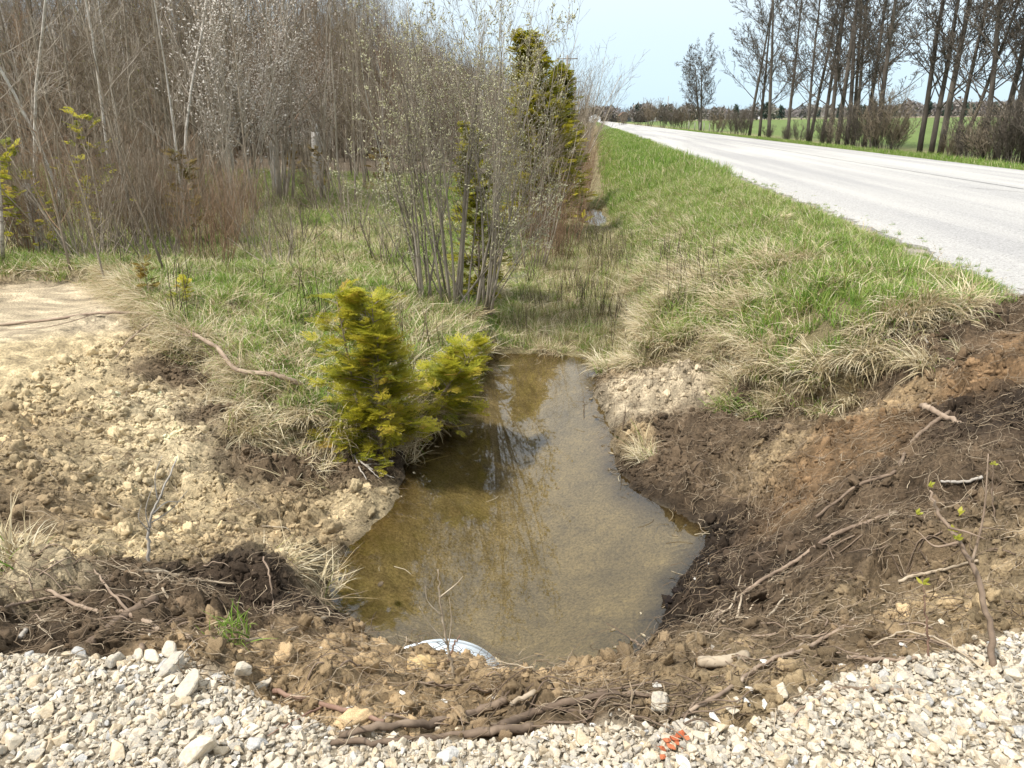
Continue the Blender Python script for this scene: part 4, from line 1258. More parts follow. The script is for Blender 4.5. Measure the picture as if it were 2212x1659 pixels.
# dogwood and brush along the ditch
DOG = Kind([shrub(820 + i, 30, 1.7, .008, (M_TWIG_RED, M_TWIG_RED), 'dogwood_shrub', 'x', .22, (7, 4), None, None, .45) for i in range(3)])
BRUSH = Kind([shrub(830 + i, 16, 2.6, .014, (M_BARK, M_TWIG), 'brush_shrub', 'x', .32, (10, 6), None, None, .35) for i in range(3)])
for i, (px, f, s) in enumerate([(1215, 15, .75), (1195, 13.6, .65), (1235, 21, .9), (1245, 26, 1.0), (1248, 31, 1.15), (1252, 37, 1.2), (1252, 44, 1.3), (1255, 53, 1.3), (1258, 64, 1.4), (1240, 24, .8), (1160, 13, .6)]):
    x, y = col(px, f, -.6)
    DOG.place(x, y, s, None, 'reddish-brown dogwood thicket lining the left edge of the ditch', 'dogwoods along the ditch')
for i, (px, f, s) in enumerate([(1180, 22, 1.5), (1205, 27, 1.6), (1215, 33, 1.8), (1225, 40, 2.0), (1232, 48, 2.0), (1240, 58, 2.0), (1245, 70, 2.2), (1120, 15, 1.1), (1090, 19, 1.7), (1100, 24, 2.0), (1140, 12.5, .8)]):
    x, y = col(px, f, -.5)
    BRUSH.place(x, y, s, None, 'bare grey-brown bush in the hedge running along the ditch', 'bare bushes along the ditch')
# bushes in the grass on the left
for i, (px, f, s) in enumerate([(760, 13.5, .55), (640, 12, .5), (560, 11, .45), (830, 11, .45), (700, 16, .6), (480, 13, .5), (280, 12, .6), (90, 11, .55), (400, 10.5, .5), (200, 9.5, .45), (610, 9.2, .4), (690, 18, .7)]):
    x, y = col(px, f)
    BRUSH.place(x, y, s, None, 'low twiggy bush standing in the straw-coloured grass before the thicket', 'low bushes in the dry grass')
for i, (px, f, s) in enumerate([(330, 12, .7), (440, 11.5, .75), (60, 10.5, .7), (400, 14, .9), (150, 13, .9), (250, 15, 1), (30, 14, 1), (520, 14, .7)]):
    x, y = col(px, f)
    DOG.place(x, y, s, None, 'russet-stemmed shrub in the grass beside the thin pale saplings', 'russet shrubs before the thicket')

rb = np.random.default_rng(845)
for k in range(34):
    f = rb.uniform(9.6, 16); px = rb.uniform(-40, 470 + (f - 9) * 14)
    x, y = col(px, f)
    if grid_val(soil, np.array([x]), np.array([y]))[0] > .2: continue
    if k % 2: BRUSH.place(x, y, rb.uniform(.45, .8), None, 'low twiggy bush standing in the straw-coloured grass before the thicket', 'low bushes in the dry grass')
    else: DOG.place(x, y, rb.uniform(.4, .7), None, 'russet-stemmed shrub in the grass beside the thin pale saplings', 'russet shrubs before the thicket')
# thicket of bare saplings
rf = np.random.default_rng(850)
spots = []
def far_enough(x, y, d): return all((x - a) ** 2 + (y - b) ** 2 > d * d for a, b in spots)
tries = 0
while len(spots) < 215 and tries < 20000:
    tries += 1
    f = 17 + 34 * rf.random() ** 1.5; px = rf.uniform(-120, 1130)
    if px > 850 and f < 22: continue
    x, y = col(px, f)
    if x > -3.2 or not far_enough(x, y, .55 if f < 26 else .8): continue
    spots.append((x, y))
def cap_height(x, y, h):
    """the thicket gets lower toward the road end: scale that keeps a tree of height h under that skyline"""
    d = math.hypot(x, y); b = math.atan2(x, y) + YAW
    px = (math.tan(b) * (cp + sp * .1) * FPX / 1024 + .5) * 2212
    if px < 700: return 9.9
    py = np.interp(px, [700, 850, 900, 1000, 1230, 1260], [-150, -10, 60, 120, 205, 255])
    dx, dy, dz = ray(px, py)
    zt = CAM_H + dz / math.hypot(dx, dy) * d
    return max(.25, (zt + .3) / h)
for i, (x, y) in enumerate(spots):
    ch_ = cap_height(x, y, 8.4) * random.uniform(.9, 1.1)
    near_ = y < 26
    if i % 9 == 4:
        BIRCH.place(x, y, min(ch_, rf.uniform(.8, 1.15)), None, 'white-barked slender sapling standing within the brown thicket', 'white-barked saplings in the thicket')
    elif i % 4 == 1:
        SAPB.place(x, y, min(ch_, rf.uniform(.75, 1.1)), None, 'grey-brown sapling with opening yellowish buds in the thicket', 'budding saplings in the thicket')
    else:
        SAP.place(x, y, min(ch_, rf.uniform(.75, 1.15)), None, 'bare slender grey-brown sapling in the front rank of the thicket, rooted in grass' if y < 25 else 'bare slender grey-brown sapling deep inside the dense brown thicket', 'saplings at the thicket edge' if y < 25 else 'saplings deep in the thicket')
# saplings that stand out in front
for px, f, s, lab, tl in [(165, 12.5, .85, 'tall thin white-stemmed sapling rising from brush at the thicket edge', (0, 0)),
                          (250, 15, .95, 'straight chalk-white sapling stem beside the tall thin white-stemmed one', (0, 0)),
                          (395, 15.5, .95, 'pale straight sapling rising behind the silvery willow', (0, 0)),
                          (15, 9.3, .62, 'leaning white sapling with a bare crooked stem at the edge of the thicket', (.03, -.10)),
                          (85, 14, .9, 'thin white-barked sapling behind the leaning one', (0, .05)),
                          (410, 13, .6, 'slight white sapling among russet shrubs', (0, .03))]:
    x, y = col(px, f); BIRCH.place(x, y, s, None, lab, None, None, -.03, tl)
for px, f, s, lab, tl in [(160, 8.9, .36, 'small forked pale sapling growing beside the sandy ledge', (0, .0)),
                          (235, 8.3, .30, 'spindly sapling with bent base at the corner of the sandy ledge', (0, .05)),
                          (365, 8.4, .34, 'dark thin sapling leaning over the fallen bark-stripped branch', (0, .16)),
                          (300, 11, .5, 'short bare sapling between the ledge and the thicket', (0, 0)),
                          (560, 15, .55, 'thin bare sapling with dark stem in the open straw-coloured grass', (0, 0))]:
    x, y = col(px, f); SAP.place(x, y, s, None, lab, None, None, -.03, tl)

# deep woods behind, one mass
WSRC = []
for k in (SAP, SAPB):
    for root in k.protos[:4]:
        bm = bmesh.new()
        for ch in root.children: 
            bm.from_mesh(ch.data)
        me = bpy.data.meshes.new('wood_mass'); bm.to_mesh(me); bm.free(); me.materials.append(M_TWIG)
        WSRC.append(me)
n = 2100
f = rf.uniform(36, 120, n); px = rf.uniform(-250, 1240, n)
xy = np.array([col(a, b) for a, b in zip(px, f)])
bx_ = np.c_[rf.uniform(-45, -14, 160), rf.uniform(2, 24, 160)]; bx_ = bx_[bx_[:, 0] < -1.05 * bx_[:, 1] - 6]
bl_ = np.c_[rf.uniform(-75, -13, 900), rf.uniform(14, 60, 900)]; bx_ = np.concatenate([bx_, bl_[bl_[:, 0] < -.82 * bl_[:, 1] - 1.5]])
xy = np.concatenate([xy[xy[:, 0] < -4.5], bx_])
n = len(xy)
instancer('woods', WSRC, np.c_[xy, Z(xy[:, 0], xy[:, 1])], np.c_[rf.normal(0, .03, (n, 2)), rf.uniform(0, 6.28, n)], np.minimum(rf.uniform(.85, 1.35, n), [cap_height(a, b, 8.4) for a, b in xy]), rf.integers(0, len(WSRC), n), 'grey-brown leafless woods closing off the field', 'woods')

# ------------------------------------------------------------------ cedars
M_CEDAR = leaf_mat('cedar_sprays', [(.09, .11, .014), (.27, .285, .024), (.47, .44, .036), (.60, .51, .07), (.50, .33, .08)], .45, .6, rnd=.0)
M_CEDAR_DK = leaf_mat('cedar_sprays_dark', [(.10, .11, .014), (.24, .24, .022), (.40, .36, .034), (.50, .43, .05)], .48, .6, rnd=.12)
M_CEDAR_BR = leaf_mat('cedar_sprays_bronze', [(.10, .085, .015), (.20, .14, .025), (.30, .20, .04), (.36, .26, .05)], .3, .6, rnd=.2)
M_CBARK = noise_mat('cedar_bark', [(.14, .10, .075), (.26, .20, .155), (.38, .31, .25)], 10, .9, bump=.003, rnd=.1)

def spray_template(seed, detail):
    """one flat fan of scale-leaf branchlets, about 1 long along +X"""
    r = np.random.default_rng(seed)
    V, T, A = [], [], []
    def leaf(p, d, L, w):
        s = np.array([-d[1], d[0], 0]); b = len(V)
        V.extend([p - s * w * .5, p + d * L * .55 + s * w, p + d * L, p + d * L * .55 - s * w])
        z = r.normal(0, .012)
        for k in (1, 2, 3): V[b + k] = V[b + k] + np.array([0, 0, z])
        T.extend([(b, b + 3, b + 1), (b + 1, b + 3, b + 2)]); A.extend([r.uniform(-.12, .12)] * 4)
    n = 9 if detail else 6
    for i in range(n):
        t = .08 + .9 * i / n
        for s_ in (-1, 1):
            if r.random() < .12: continue
            a = s_ * r.uniform(.55, .85); L = (.46 * (1 - t) + .14) * r.uniform(.7, 1.15)
            d = np.array([math.cos(a), math.sin(a), 0]); p = np.array([t + r.normal(0, .02), 0, -.10 * t * t])
            if detail:
                m = max(2, int(L / .085))
                for j in range(m):
                    q = p + d * L * (j + .2) / m
                    for s2 in (-1, 1):
                        a2 = a + s2 * r.uniform(.35, .6); leaf(q, np.array([math.cos(a2), math.sin(a2), 0]), L * .38 * (1 - .5 * j / m) + .03, .013)
                leaf(p + d * L * .6, d, L * .5, .022)
            else:
                leaf(p, d, L, .055)
                a2 = a - s_ * .45; leaf(p + d * L * .3, np.array([math.cos(a2), math.sin(a2), 0]), L * .7, .05)
    leaf(np.array([.0, 0, 0]), np.array([1.0, 0, 0]), 1.05, .02)
    return np.array(V), np.array(T), np.array(A)
SPR_D = [spray_template(900 + i, True) for i in range(3)]
SPR_L = [spray_template(910 + i, False) for i in range(3)]

def put_spray(mb, r, pos, d, size, tone, templates, flat=.35):
    V, T, A = templates[r.integers(0, len(templates))]
    d = d / np.linalg.norm(d)
    s = np.cross([0, 0, 1.0], d); s /= np.linalg.norm(s) + 1e-9
    u = np.cross(d, s)
    a = r.normal(0, .35)
    s2 = s * math.cos(a) + u * math.sin(a); u2 = np.cross(d, s2)
    v = pos + size * (V[:, :1] * d + V[:, 1:2] * s2 + V[:, 2:3] * u2)
    mb.add(v, None, T, 0, np.clip(tone + A, 0, 1))

def cedar(name, seed, h, rad, leaders, nb, spb, size, label, mat, templates, lean=(0, 0), shape='cone', low=.06, grp=None):
    r = np.random.default_rng(seed)
    tr, cr = MB(), MB()
    for li in range(leaders):
        ox, oy = (0, 0) if leaders == 1 else (r.normal(0, rad * .26), r.normal(0, rad * .22))
        hh = h * (1 if leaders == 1 else r.uniform(.62, 1.0))
        top = np.array([ox * 1.5 + lean[0] * hh + r.normal(0, .04) * hh, oy * 1.5 + lean[1] * hh + r.normal(0, .04) * hh, hh])
        stem = catmull([(ox * .6, oy * .6, -.04), (ox + lean[0] * hh * .35, oy + lean[1] * hh * .35, hh * .45), top], 5)
        tube(tr, stem, np.linspace(.008 * h + .003, .002, len(stem)), 6)
        for k in range(nb // leaders):
            t = low + (1 - low) * (k + r.random()) / (nb // leaders)
            x = t * (len(stem) - 1); i = min(int(x), len(stem) - 2); p = stem[i] + (stem[i + 1] - stem[i]) * (x - i)
            az = r.uniform(0, 2 * np.pi)
            reach = rad * ((1 - t) ** .75 + .10) if shape == 'cone' else rad * (1 - t ** 1.8) + .1 if shape == 'oval' else rad * (1 - t ** 2.5 * .8) * .9
            reach *= r.uniform(.55, 1.15) * (1 if leaders == 1 else .75)
            el = r.uniform(-.05, .45) + .5 * t
            d = np.array([math.cos(az) * math.cos(el), math.sin(az) * math.cos(el), math.sin(el)])
            tip = p + d * reach + np.array([0, 0, -.12 * reach])
            bpts = catmull([p, p + d * reach * .5, tip], 3)
            tube(tr, bpts, np.linspace(.0022 * h + .0012, .001, len(bpts)), 3, cap=False)
            for j in range(spb):
                u = r.uniform(.25, 1.0)
                q = bpts[min(int(u * (len(bpts) - 1)), len(bpts) - 1)] + r.normal(0, size * .15, 3)
                dd = d * .8 + np.array([math.cos(az + r.normal(0, .8)), math.sin(az + r.normal(0, .8)), r.normal(.15, .3)]) * .8
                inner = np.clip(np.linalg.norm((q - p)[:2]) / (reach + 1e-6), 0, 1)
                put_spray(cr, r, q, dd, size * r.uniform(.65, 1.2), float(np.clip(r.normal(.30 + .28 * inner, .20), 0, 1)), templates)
    root = link(name, None); tag(root, label, 'cedar', grp)
    link('trunk', tr.mesh('trunk', M_CBARK), root)
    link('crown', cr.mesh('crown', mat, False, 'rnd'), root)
    return root

x, y = col(815, 5.35, -.72)
c = cedar('young_cedar', 927, 1.28, .52, 5, 190, 8, .14, 'bright yellow-green young cedar leaning over the edge of the pool', M_CEDAR, SPR_D, (-.02, -.02), 'bush')
c.location = (float(x), float(y), float(Z(x, y)[0]))
x, y = col(935, 6.0, -.72)
c = cedar('young_cedar', 921, .74, .52, 3, 80, 8, .15, 'low spreading young cedar with drooping sprays over the water', M_CEDAR, SPR_D, (.55, -.12), 'bush')
c.location = (float(x), float(y), float(Z(x, y)[0]))
x, y = col(1035, 9.9, -.6)
c = cedar('slim_cedar', 922, 2.15, .46, 1, 130, 8, .15, 'slim yellow-green cedar growing up behind the willow stems', M_CEDAR_DK, SPR_L, (0, 0), 'bush')
c.location = (float(x), float(y), float(Z(x, y)[0]))
x, y = col(1168, 16.8, -.6)
c = cedar('tall_cedar', 923, 3.9, 1.05, 1, 420, 8, .25, 'tall dark-green cedar tree rising behind the willow beside the ditch', M_CEDAR_DK, SPR_L, (0, 0), 'oval')
c.location = (float(x), float(y), float(Z(x, y)[0]))
x, y = col(1205, 22.5, -.6)
c = cedar('tall_cedar', 924, 3.6, .9, 1, 260, 8, .28, 'second cedar tree just beyond the tallest along the ditch', M_CEDAR_DK, SPR_L, (0, 0), 'oval')
c.location = (float(x), float(y), float(Z(x, y)[0]))
for px, f, h, m, lab in [(95, 10.2, 1.5, M_CEDAR, 'spindly yellow cedar seedling by a grey stump under white saplings'), (225, 11.2, 1.9, M_CEDAR, 'thin yellowish cedar half hidden among white saplings'),
                         (430, 11.6, 1.35, M_CEDAR_BR, 'small bronze cedar among russet shrubs'), (700, 19.5, 1.2, M_CEDAR_BR, 'low bronze cedar at the foot of the thicket by a snag'), (820, 18, 1.2, M_CEDAR_BR, 'bronze-green cedar bush below the thicket beside the willow'),
                         (640, 20.5, 1.1, M_CEDAR_BR, 'squat bronze cedar under the silvery willow'), (330, 7.4, .35, M_CEDAR_BR, 'tiny bronze cedar seedling above the fallen branch'), (395, 7.2, .28, M_CEDAR, 'tiny yellow-green cedar seedling in the straw above the fallen branch')]:
    x, y = col(px, f)
    c = cedar('cedar_seedling', 930 + px, h, h * .36, 1, 34 if h > .6 else 14, 4, .16 if h > .6 else .09, lab, m, SPR_L, (random.uniform(-.1, .1), 0), 'bush', .2)
    c.location = (float(x), float(y), float(Z(x, y)[0]))
# grey snags in the thicket
M_SNAG = noise_mat('weathered_wood', [(.22, .20, .18), (.40, .375, .34), (.52, .49, .45)], 12, .9, bump=.006, rnd=.15, stretch=(1, 1, .12))
for px, f, h, rr, lab in [(95, 10.8, .95, .07, 'short weathered grey stump behind the yellow cedar seedling'), (692, 20.5, 1.5, .13, 'broken grey tree snag at the foot of the thicket'), (600, 21, 1.3, .10, 'thin grey snag beside the silvery willow')]:
    x, y = col(px, f); r = np.random.default_rng(px)
    mb = MB(); pts = catmull([(0, 0, -.05), (r.normal(0, .04), 0, h * .5), (r.normal(0, .06), 0, h)], 5)
    tube(mb, pts, np.linspace(rr * 1.15, rr * .8, len(pts)), 9, rough=.09, rg=r)
    a, b = pts[-1], pts[-1] + np.r_[rr * .4, 0, h * .14]
    tube(mb, [a - [0, 0, .05], (a + b) / 2, b], [rr * .5, rr * .3, rr * .08], 5)
    tag(link('tree_snag', mb.mesh('tree_snag', M_SNAG), None, (float(x), float(y), float(Z(x, y)[0]))), lab, 'dead tree')

# ------------------------------------------------------------------ row of tall bare trees across the road
def big_tree(seed, h, r0, forks=1, extra=None):
    r = np.random.default_rng(seed); out = []
    P = dict(seg=[12, 6, 4, 3, 2], wob=[.02, .07, .12, .16, .2], up=[.02, .06, .06, .05, .03], kids=[21, 9, 6, 4], ang=[.85, .62, .62, .6], len=[.33, .42, .46, .5], rr=[.36, .5, .55, .6], **{'from': [.16, .2, .2, .15]}, taper=.86, cone=.5, rmin=.0125)
    if extra: P.update(extra)
    for k in range(forks):
        a = r.uniform(0, 6.28); l = .0 if forks == 1 else r.uniform(.04, .14)
        grow(r, (.12 * math.cos(a) * (forks > 1), .12 * math.sin(a) * (forks > 1), -.1), (math.sin(l) * math.cos(a), math.sin(l) * math.sin(a), 1), h * r.uniform(.85, 1.05), r0 * r.uniform(.75, 1.05), 0, P, out)
    return tree_thing('roadside_tree', out, 1, (8, 5, 3, 3, 3), (M_DARKBARK, M_TWIG_DARK), 'x', 'tree')
BIG = Kind([big_tree(950, 19, .20), big_tree(951, 18, .165), big_tree(952, 20, .215), big_tree(953, 18, .15, 2)])
row = [       (1618, 85, 1.0, 0, None), (1640, 82, .95, 1, None), (1660, 78, 1.0, 2, None), (1745, 62, .95, 3, None), (1775, 60, .9, 0, None), (1790, 57, .95, 1, None), (1808, 55, .9, 2, None), (1828, 53, .9, 0, None), (1845, 56, .95, 3, None), (1866, 52, .85, 1, None),
       (1888, 49, .9, 2, None), (1985, 42, .85, 0, None), (2010, 42, .85, 1, None), (2030, 41, .9, 2, None), (2062, 40, .8, 3, None), (2120, 36, .8, 0, None), (2150, 37, .85, 1, None), (2172, 35, .85, 2, None), (2210, 34, .85, 0, None), (2235, 33, .8, 3, None), (2330, 31, .9, 1, None), (1700, 70, .9, 1, None)]
for px, f, s, w, lab in row:
    x, y = col(px, f, -.2)
    BIG.place(x, y, s, None, lab or 'tall bare dark-barked tree in the row along the far side of the road', None if lab else 'bare trees along the road', w, -.05, (random.uniform(-.04, .04), random.uniform(-.06, .06)))
LONE = big_tree(956, 12.5, .30, 2, dict(rmin=.019, ang=[.75, .7, .7, .65], len=[.46, .5, .5, .5], kids=[16, 7, 6, 4], cone=.3))
x, y = col(1514, 130, -.2)
LONE.location = (float(x), float(y), float(Z(x, y)[0])); LONE.scale = (.85, .85, .9); LONE['label'] = 'lone spreading bare tree standing apart at the far end of the row'
SCRUB = Kind([shrub(860 + i, 22, 3.2, .02, (M_DARKBARK, M_TWIG_DARK if i else M_TWIG), 'roadside_shrub', 'x', .35, (12, 7), None, None, .6, P_extra=dict(rmin=.009)) for i in range(3)])
rs = np.random.default_rng(870)
for px, f, s in [(1545, 100, .9), (1585, 92, .9), (1605, 84, .8), (1480, 150, 1.3), (1455, 150, 1.2), (1430, 165, 1.3), (1400, 170, 1.5), (1378, 190, 1.2), (1350, 210, 1.2), (1340, 190, .8), (1730, 62, .5), (1780, 56, .55), (1815, 54, .7), (1850, 52, .75), (1885, 48, .9), (1905, 47, .95), (1930, 47, .6), (1700, 68, .4),
                 (2060, 38, .5), (2090, 36, .6), (2120, 35, .6), (2150, 34, .7), (2175, 33, .75), (2200, 32, .8), (2225, 32, .8), (2270, 30, .8), (1660, 76, .4), (2040, 41, .35)]:
    x, y = col(px, f, -.2)
    SCRUB.place(x, y, s, None, 'tangled brown shrub at the foot of the roadside trees' if f < 120 else 'brownish hedge bush along the far stretch of the road', 'shrubs under the roadside trees' if f < 120 else 'hedge bushes along the far road')

# ------------------------------------------------------------------ far side: fence, poles, farm, wooded ridge
M_POST = noise_mat('post_wood', [(.18, .16, .14), (.32, .29, .26)], 5, .9, rnd=.2)
def post(x, y, h, rr, name, label, cat, group, arm=False):
    mb = MB(); z0 = float(Z(x, y)[0])
    tube(mb, [(0, 0, -.2), (0, 0, h * .5), (0, 0, h)], [rr, rr * .92, rr * .8], 8)
    o = link(name, None, None, (float(x), float(y), z0)); tag(o, label, cat, group)
    link('shaft', mb.mesh('shaft', M_POST), o)
    if arm:
        mb = MB(); tube(mb, [(-1.2, 0, h - .4), (0, 0, h - .4), (1.2, 0, h - .4)], [.06, .06, .06], 4)
        link('cross_arm', mb.mesh('cross_arm', M_POST), o)
    return o
for px in (1487, 1500, 1511, 1520, 1532, 1560):
    x, y = col(px, 118, 0)
    post(x, y, 1.4, .07, 'fence_post', 'thin wooden fence post at the edge of the green field', 'fence post', 'fence posts by the green field')
x, y = col(1440, 300, 0); post(x, y, 10, .16, 'utility_pole', 'plain wooden utility pole rising over the far hedge bushes', 'pole', None)
for px, f in ((1222, 95), (1240, 150), (1248, 210)):
    x, y = col(px, f, 0); post(x, y, 9.0, .14, 'utility_pole', 'wooden utility pole with cross arm half hidden beyond the ditch hedge', 'pole', 'poles beyond the ditch hedge', True)

M_WHITE = noise_mat('white_boards', [(.62, .63, .64), (.78, .79, .80)], 2, .7, rnd=.1)
M_ROOFR = noise_mat('rusty_roof', [(.24, .13, .09), (.34, .20, .14)], 1, .7, rnd=.1)
M_ROOFG = noise_mat('pale_roof', [(.5, .51, .53), (.66, .67, .69)], 1, .5, rnd=.1)
M_BLUE = noise_mat('dark_barn_wall', [(.04, .05, .065), (.08, .09, .11)], 1, .8, rnd=.1)
M_PANE = noise_mat('dark_pane', [(.03, .035, .04), (.05, .055, .06)], 2, .2, rnd=0)
def box(mb, lo, hi):
    x0, y0, z0 = lo; x1, y1, z1 = hi
    mb.add([(x0,y0,z0),(x1,y0,z0),(x1,y1,z0),(x0,y1,z0),(x0,y0,z1),(x1,y0,z1),(x1,y1,z1),(x0,y1,z1)], [(0,3,2,1),(4,5,6,7),(0,1,5,4),(1,2,6,5),(2,3,7,6),(3,0,4,7)])
def barn(px, f, w, d, h, rh, wall, roof, label, arch=False):
    x, y = col(px, f, 3); o = link('barn', None, None, (float(x), float(y), float(Z(x, y)[0]) - .3)); o.rotation_euler = (0, 0, .15); tag(o, label, 'barn')
    mb = MB(); box(mb, (-w/2, -d/2, 0), (w/2, d/2, h))
    prof = [(-w/2, h), (0, h + rh), (w/2, h)] if not arch else [(-w/2 * math.cos(t), h + rh * math.sin(t)) for t in np.linspace(0, np.pi, 11)]
    for s_ in (-d/2, d/2):
        mb.add([(a, s_, b) for a, b in prof] + [(0, s_, h)], None, [(len(prof), i, i + 1) for i in range(len(prof) - 1)])
    link('wall', mb.mesh('wall', wall, False), o)
    mb = MB(); k = 1.05
    for i in range(len(prof) - 1):
        (a0, b0), (a1, b1) = prof[i], prof[i + 1]
        v = [(a0*k, -d/2*k, b0), (a1*k, -d/2*k, b1), (a1*k, d/2*k, b1), (a0*k, d/2*k, b0)]
        mb.add(v + [(p, q_, z_ + .25) for p, q_, z_ in v], [(0,3,2,1),(4,5,6,7),(0,1,5,4),(1,2,6,5),(2,3,7,6),(3,0,4,7)])
    link('roof', mb.mesh('roof', roof, False), o)
    mb = MB(); box(mb, (-w*.13, -d/2 - .08, 0), (w*.13, -d/2 - .01, h * .75)); link('door', mb.mesh('door', M_PANE, False), o)
    return o
barn(1347, 700, 12, 12, 4.2, 4.0, M_BLUE, M_ROOFR, 'dark barn with a rust-brown gabled roof among the far farm buildings')
barn(1337, 740, 6, 8, 5.5, 2.5, M_WHITE, M_ROOFG, 'small white gabled farmhouse beside the rust-roofed barn')
barn(1370, 760, 13, 16, 3, 4.2, M_WHITE, M_ROOFG, 'white round-roofed barn between the farm buildings', True)
barn(1397, 730, 15, 9, 4.5, 2.0, M_WHITE, M_ROOFG, 'long low white farm shed by dark evergreens')
barn(1285, 640, 8, 8, 3.5, 2.0, M_WHITE, M_ROOFG, 'tiny white house where the road meets the horizon')
barn(1650, 900, 12, 8, 3.6, 2, M_WHITE, M_ROOFG, 'white farm shed glimpsed between the roadside tree trunks')

# wooded ridge on the horizon
th_ = np.linspace(R(-75), R(75), 240)
rad_ = np.array([1250, 1400, 1600, 1900, 2300.])
def ridge_h(t, i):
    base = 3 + 58 * np.clip(t - .02, 0, 1.2) + 4 * perlin(t * 5, t * 0 + 3, 900)
    return np.array([0.0, .45, .8, 1.0, 1.02])[i] * base - 4
mb = MB()
V = np.stack([np.stack([rad_[i] * np.sin(th_), rad_[i] * np.cos(th_), ridge_h(th_, i)], -1) for i in range(5)], 0)
q = (np.arange(4)[:, None] * 240 + np.arange(239)[None]).ravel()
mb.add(V, np.c_[q, q + 1, q + 241, q + 240])
M_HILL = noise_mat('woodland_floor', [(.08, .07, .06), (.13, .11, .09)], .01, 1, rnd=0)
tag(link('hills', mb.mesh('hills', M_HILL)), 'low wooded ridge along the horizon', 'hills', kind='structure')
M_FARW_HAZED = noise_mat('far_woods_hazed', [(.15, .135, .13), (.215, .19, .175), (.26, .24, .20)], .2, 1, rnd=.45)  # twig browns lightened: distance haze is painted into the colour, no air volume
M_FAREV = noise_mat('far_evergreens', [(.04, .06, .05), (.06, .085, .065)], .3, 1, rnd=.3)
def far_crown(seed, m, cone=False):
    r = np.random.default_rng(seed); mb = MB()
    for k in range(150):
        p = r.normal(size=3); p /= np.linalg.norm(p); p *= r.uniform(.5, 1)
        if cone: p[:2] *= .55 * (1 - (p[2] + 1) / 2) + .08
        c = np.array([p[0] * .45, p[1] * .45, .55 + p[2] * .5])
        v = c + r.normal(0, .085, (3, 3)); mb.add(v, None, [(0, 1, 2)])
    tube(mb, [(0, 0, -.1), (0, 0, .3), (0, 0, .7)], [.03, .025, .01], 4)
    return mb.mesh('far_crown', m, False)
FC = [far_crown(970 + i, M_FARW_HAZED) for i in range(4)] + [far_crown(980 + i, M_FAREV, True) for i in range(2)]
rr_ = np.random.default_rng(990)
n = 6500
t = rr_.uniform(R(-20), R(62), n); k = rr_.random(n)
rad = 1250 + 1050 * k ** 1.2
zs_ = np.stack([ridge_h(t, i) for i in range(5)], 1); ki = np.clip(np.searchsorted(rad_, rad) - 1, 0, 3); ku = (rad - rad_[ki]) / (rad_[ki + 1] - rad_[ki]); zi = zs_[np.arange(n), ki] * (1 - ku) + zs_[np.arange(n), ki + 1] * ku
ev = (fbm(t * 14, rad * .004, 991, 2) > .32) & (rr_.random(n) < .8)
instancer('ridge_woods', FC, np.c_[rad * np.sin(t), rad * np.cos(t), zi], np.c_[np.zeros((n, 2)), rr_.uniform(0, 6.28, n)], rr_.uniform(9, 15, n), np.where(ev, 4 + rr_.integers(0, 2, n), rr_.integers(0, 4, n)), 'brown leafless woods with dark evergreens covering the ridge', 'woods')
# dark evergreens round the farm and hedges across the fields
n = 260
pxs = np.r_[rr_.uniform(1262, 1330, 90), rr_.uniform(1372, 1400, 50), rr_.uniform(1420, 1560, 50), rr_.uniform(1560, 2212, 70)]
fs = np.r_[rr_.uniform(650, 800, 90), rr_.uniform(560, 600, 50), rr_.uniform(600, 900, 50), rr_.uniform(500, 900, 70)]
xy = np.array([col(a, b, 4) for a, b in zip(pxs, fs)])
instancer('farm_trees', FC, np.c_[xy, Z(xy[:, 0], xy[:, 1])], np.c_[np.zeros((n, 2)), rr_.uniform(0, 6.28, n)], rr_.uniform(7, 13, n), np.where(rr_.random(n) < .4, 4 + rr_.integers(0, 2, n), rr_.integers(0, 4, n)), 'distant trees round the farm and along the field edges', 'woods')

# ------------------------------------------------------------------ branches, sticks and roots on the dug soil
M_BRANCH = noise_mat('branch_bark', [(.12, .085, .06), (.24, .175, .125), (.38, .295, .215)], 9, .85, bump=.0015, rnd=.12)
M_BRANCH_RED = noise_mat('red_brown_bark', [(.12, .07, .048), (.20, .12, .085), (.30, .20, .145)], 9, .8, bump=.0015, rnd=.1)
M_ROOTBARK = noise_mat('dark_root', [(.075, .052, .036), (.14, .10, .07), (.23, .17, .12)], 12, .9, bump=.0015, rnd=.2)
M_PALEWOOD = noise_mat('pale_wood', [(.24, .185, .125), (.37, .30, .215), (.50, .425, .32)], 10, .8, bump=.001, rnd=.12)
M_GREYWOOD = noise_mat('grey_wood', [(.22, .19, .155), (.34, .305, .26), (.45, .41, .355)], 10, .85, bump=.0015, rnd=.1)
M_CUT = noise_mat('cut_wood', [(.22, .10, .04), (.48, .30, .14)], 60, .8, rnd=0)
rk = np.random.default_rng(1100)

def path(pix, lift):
    """picture points -> points on (or lift above) the soil"""
    p = at([a for a, _ in pix], [b for _, b in pix])
    lf = np.broadcast_to(np.asarray(lift, float), (len(p),))
    # a raised point slides back along its viewing ray so that it stays above its place on the slope
    out = p.copy()
    for i in range(len(p)):
        d = p[i] - np.array([0, 0, CAM_H]); d /= np.linalg.norm(d)
        out[i] = p[i] - d * lf[i]
    return out

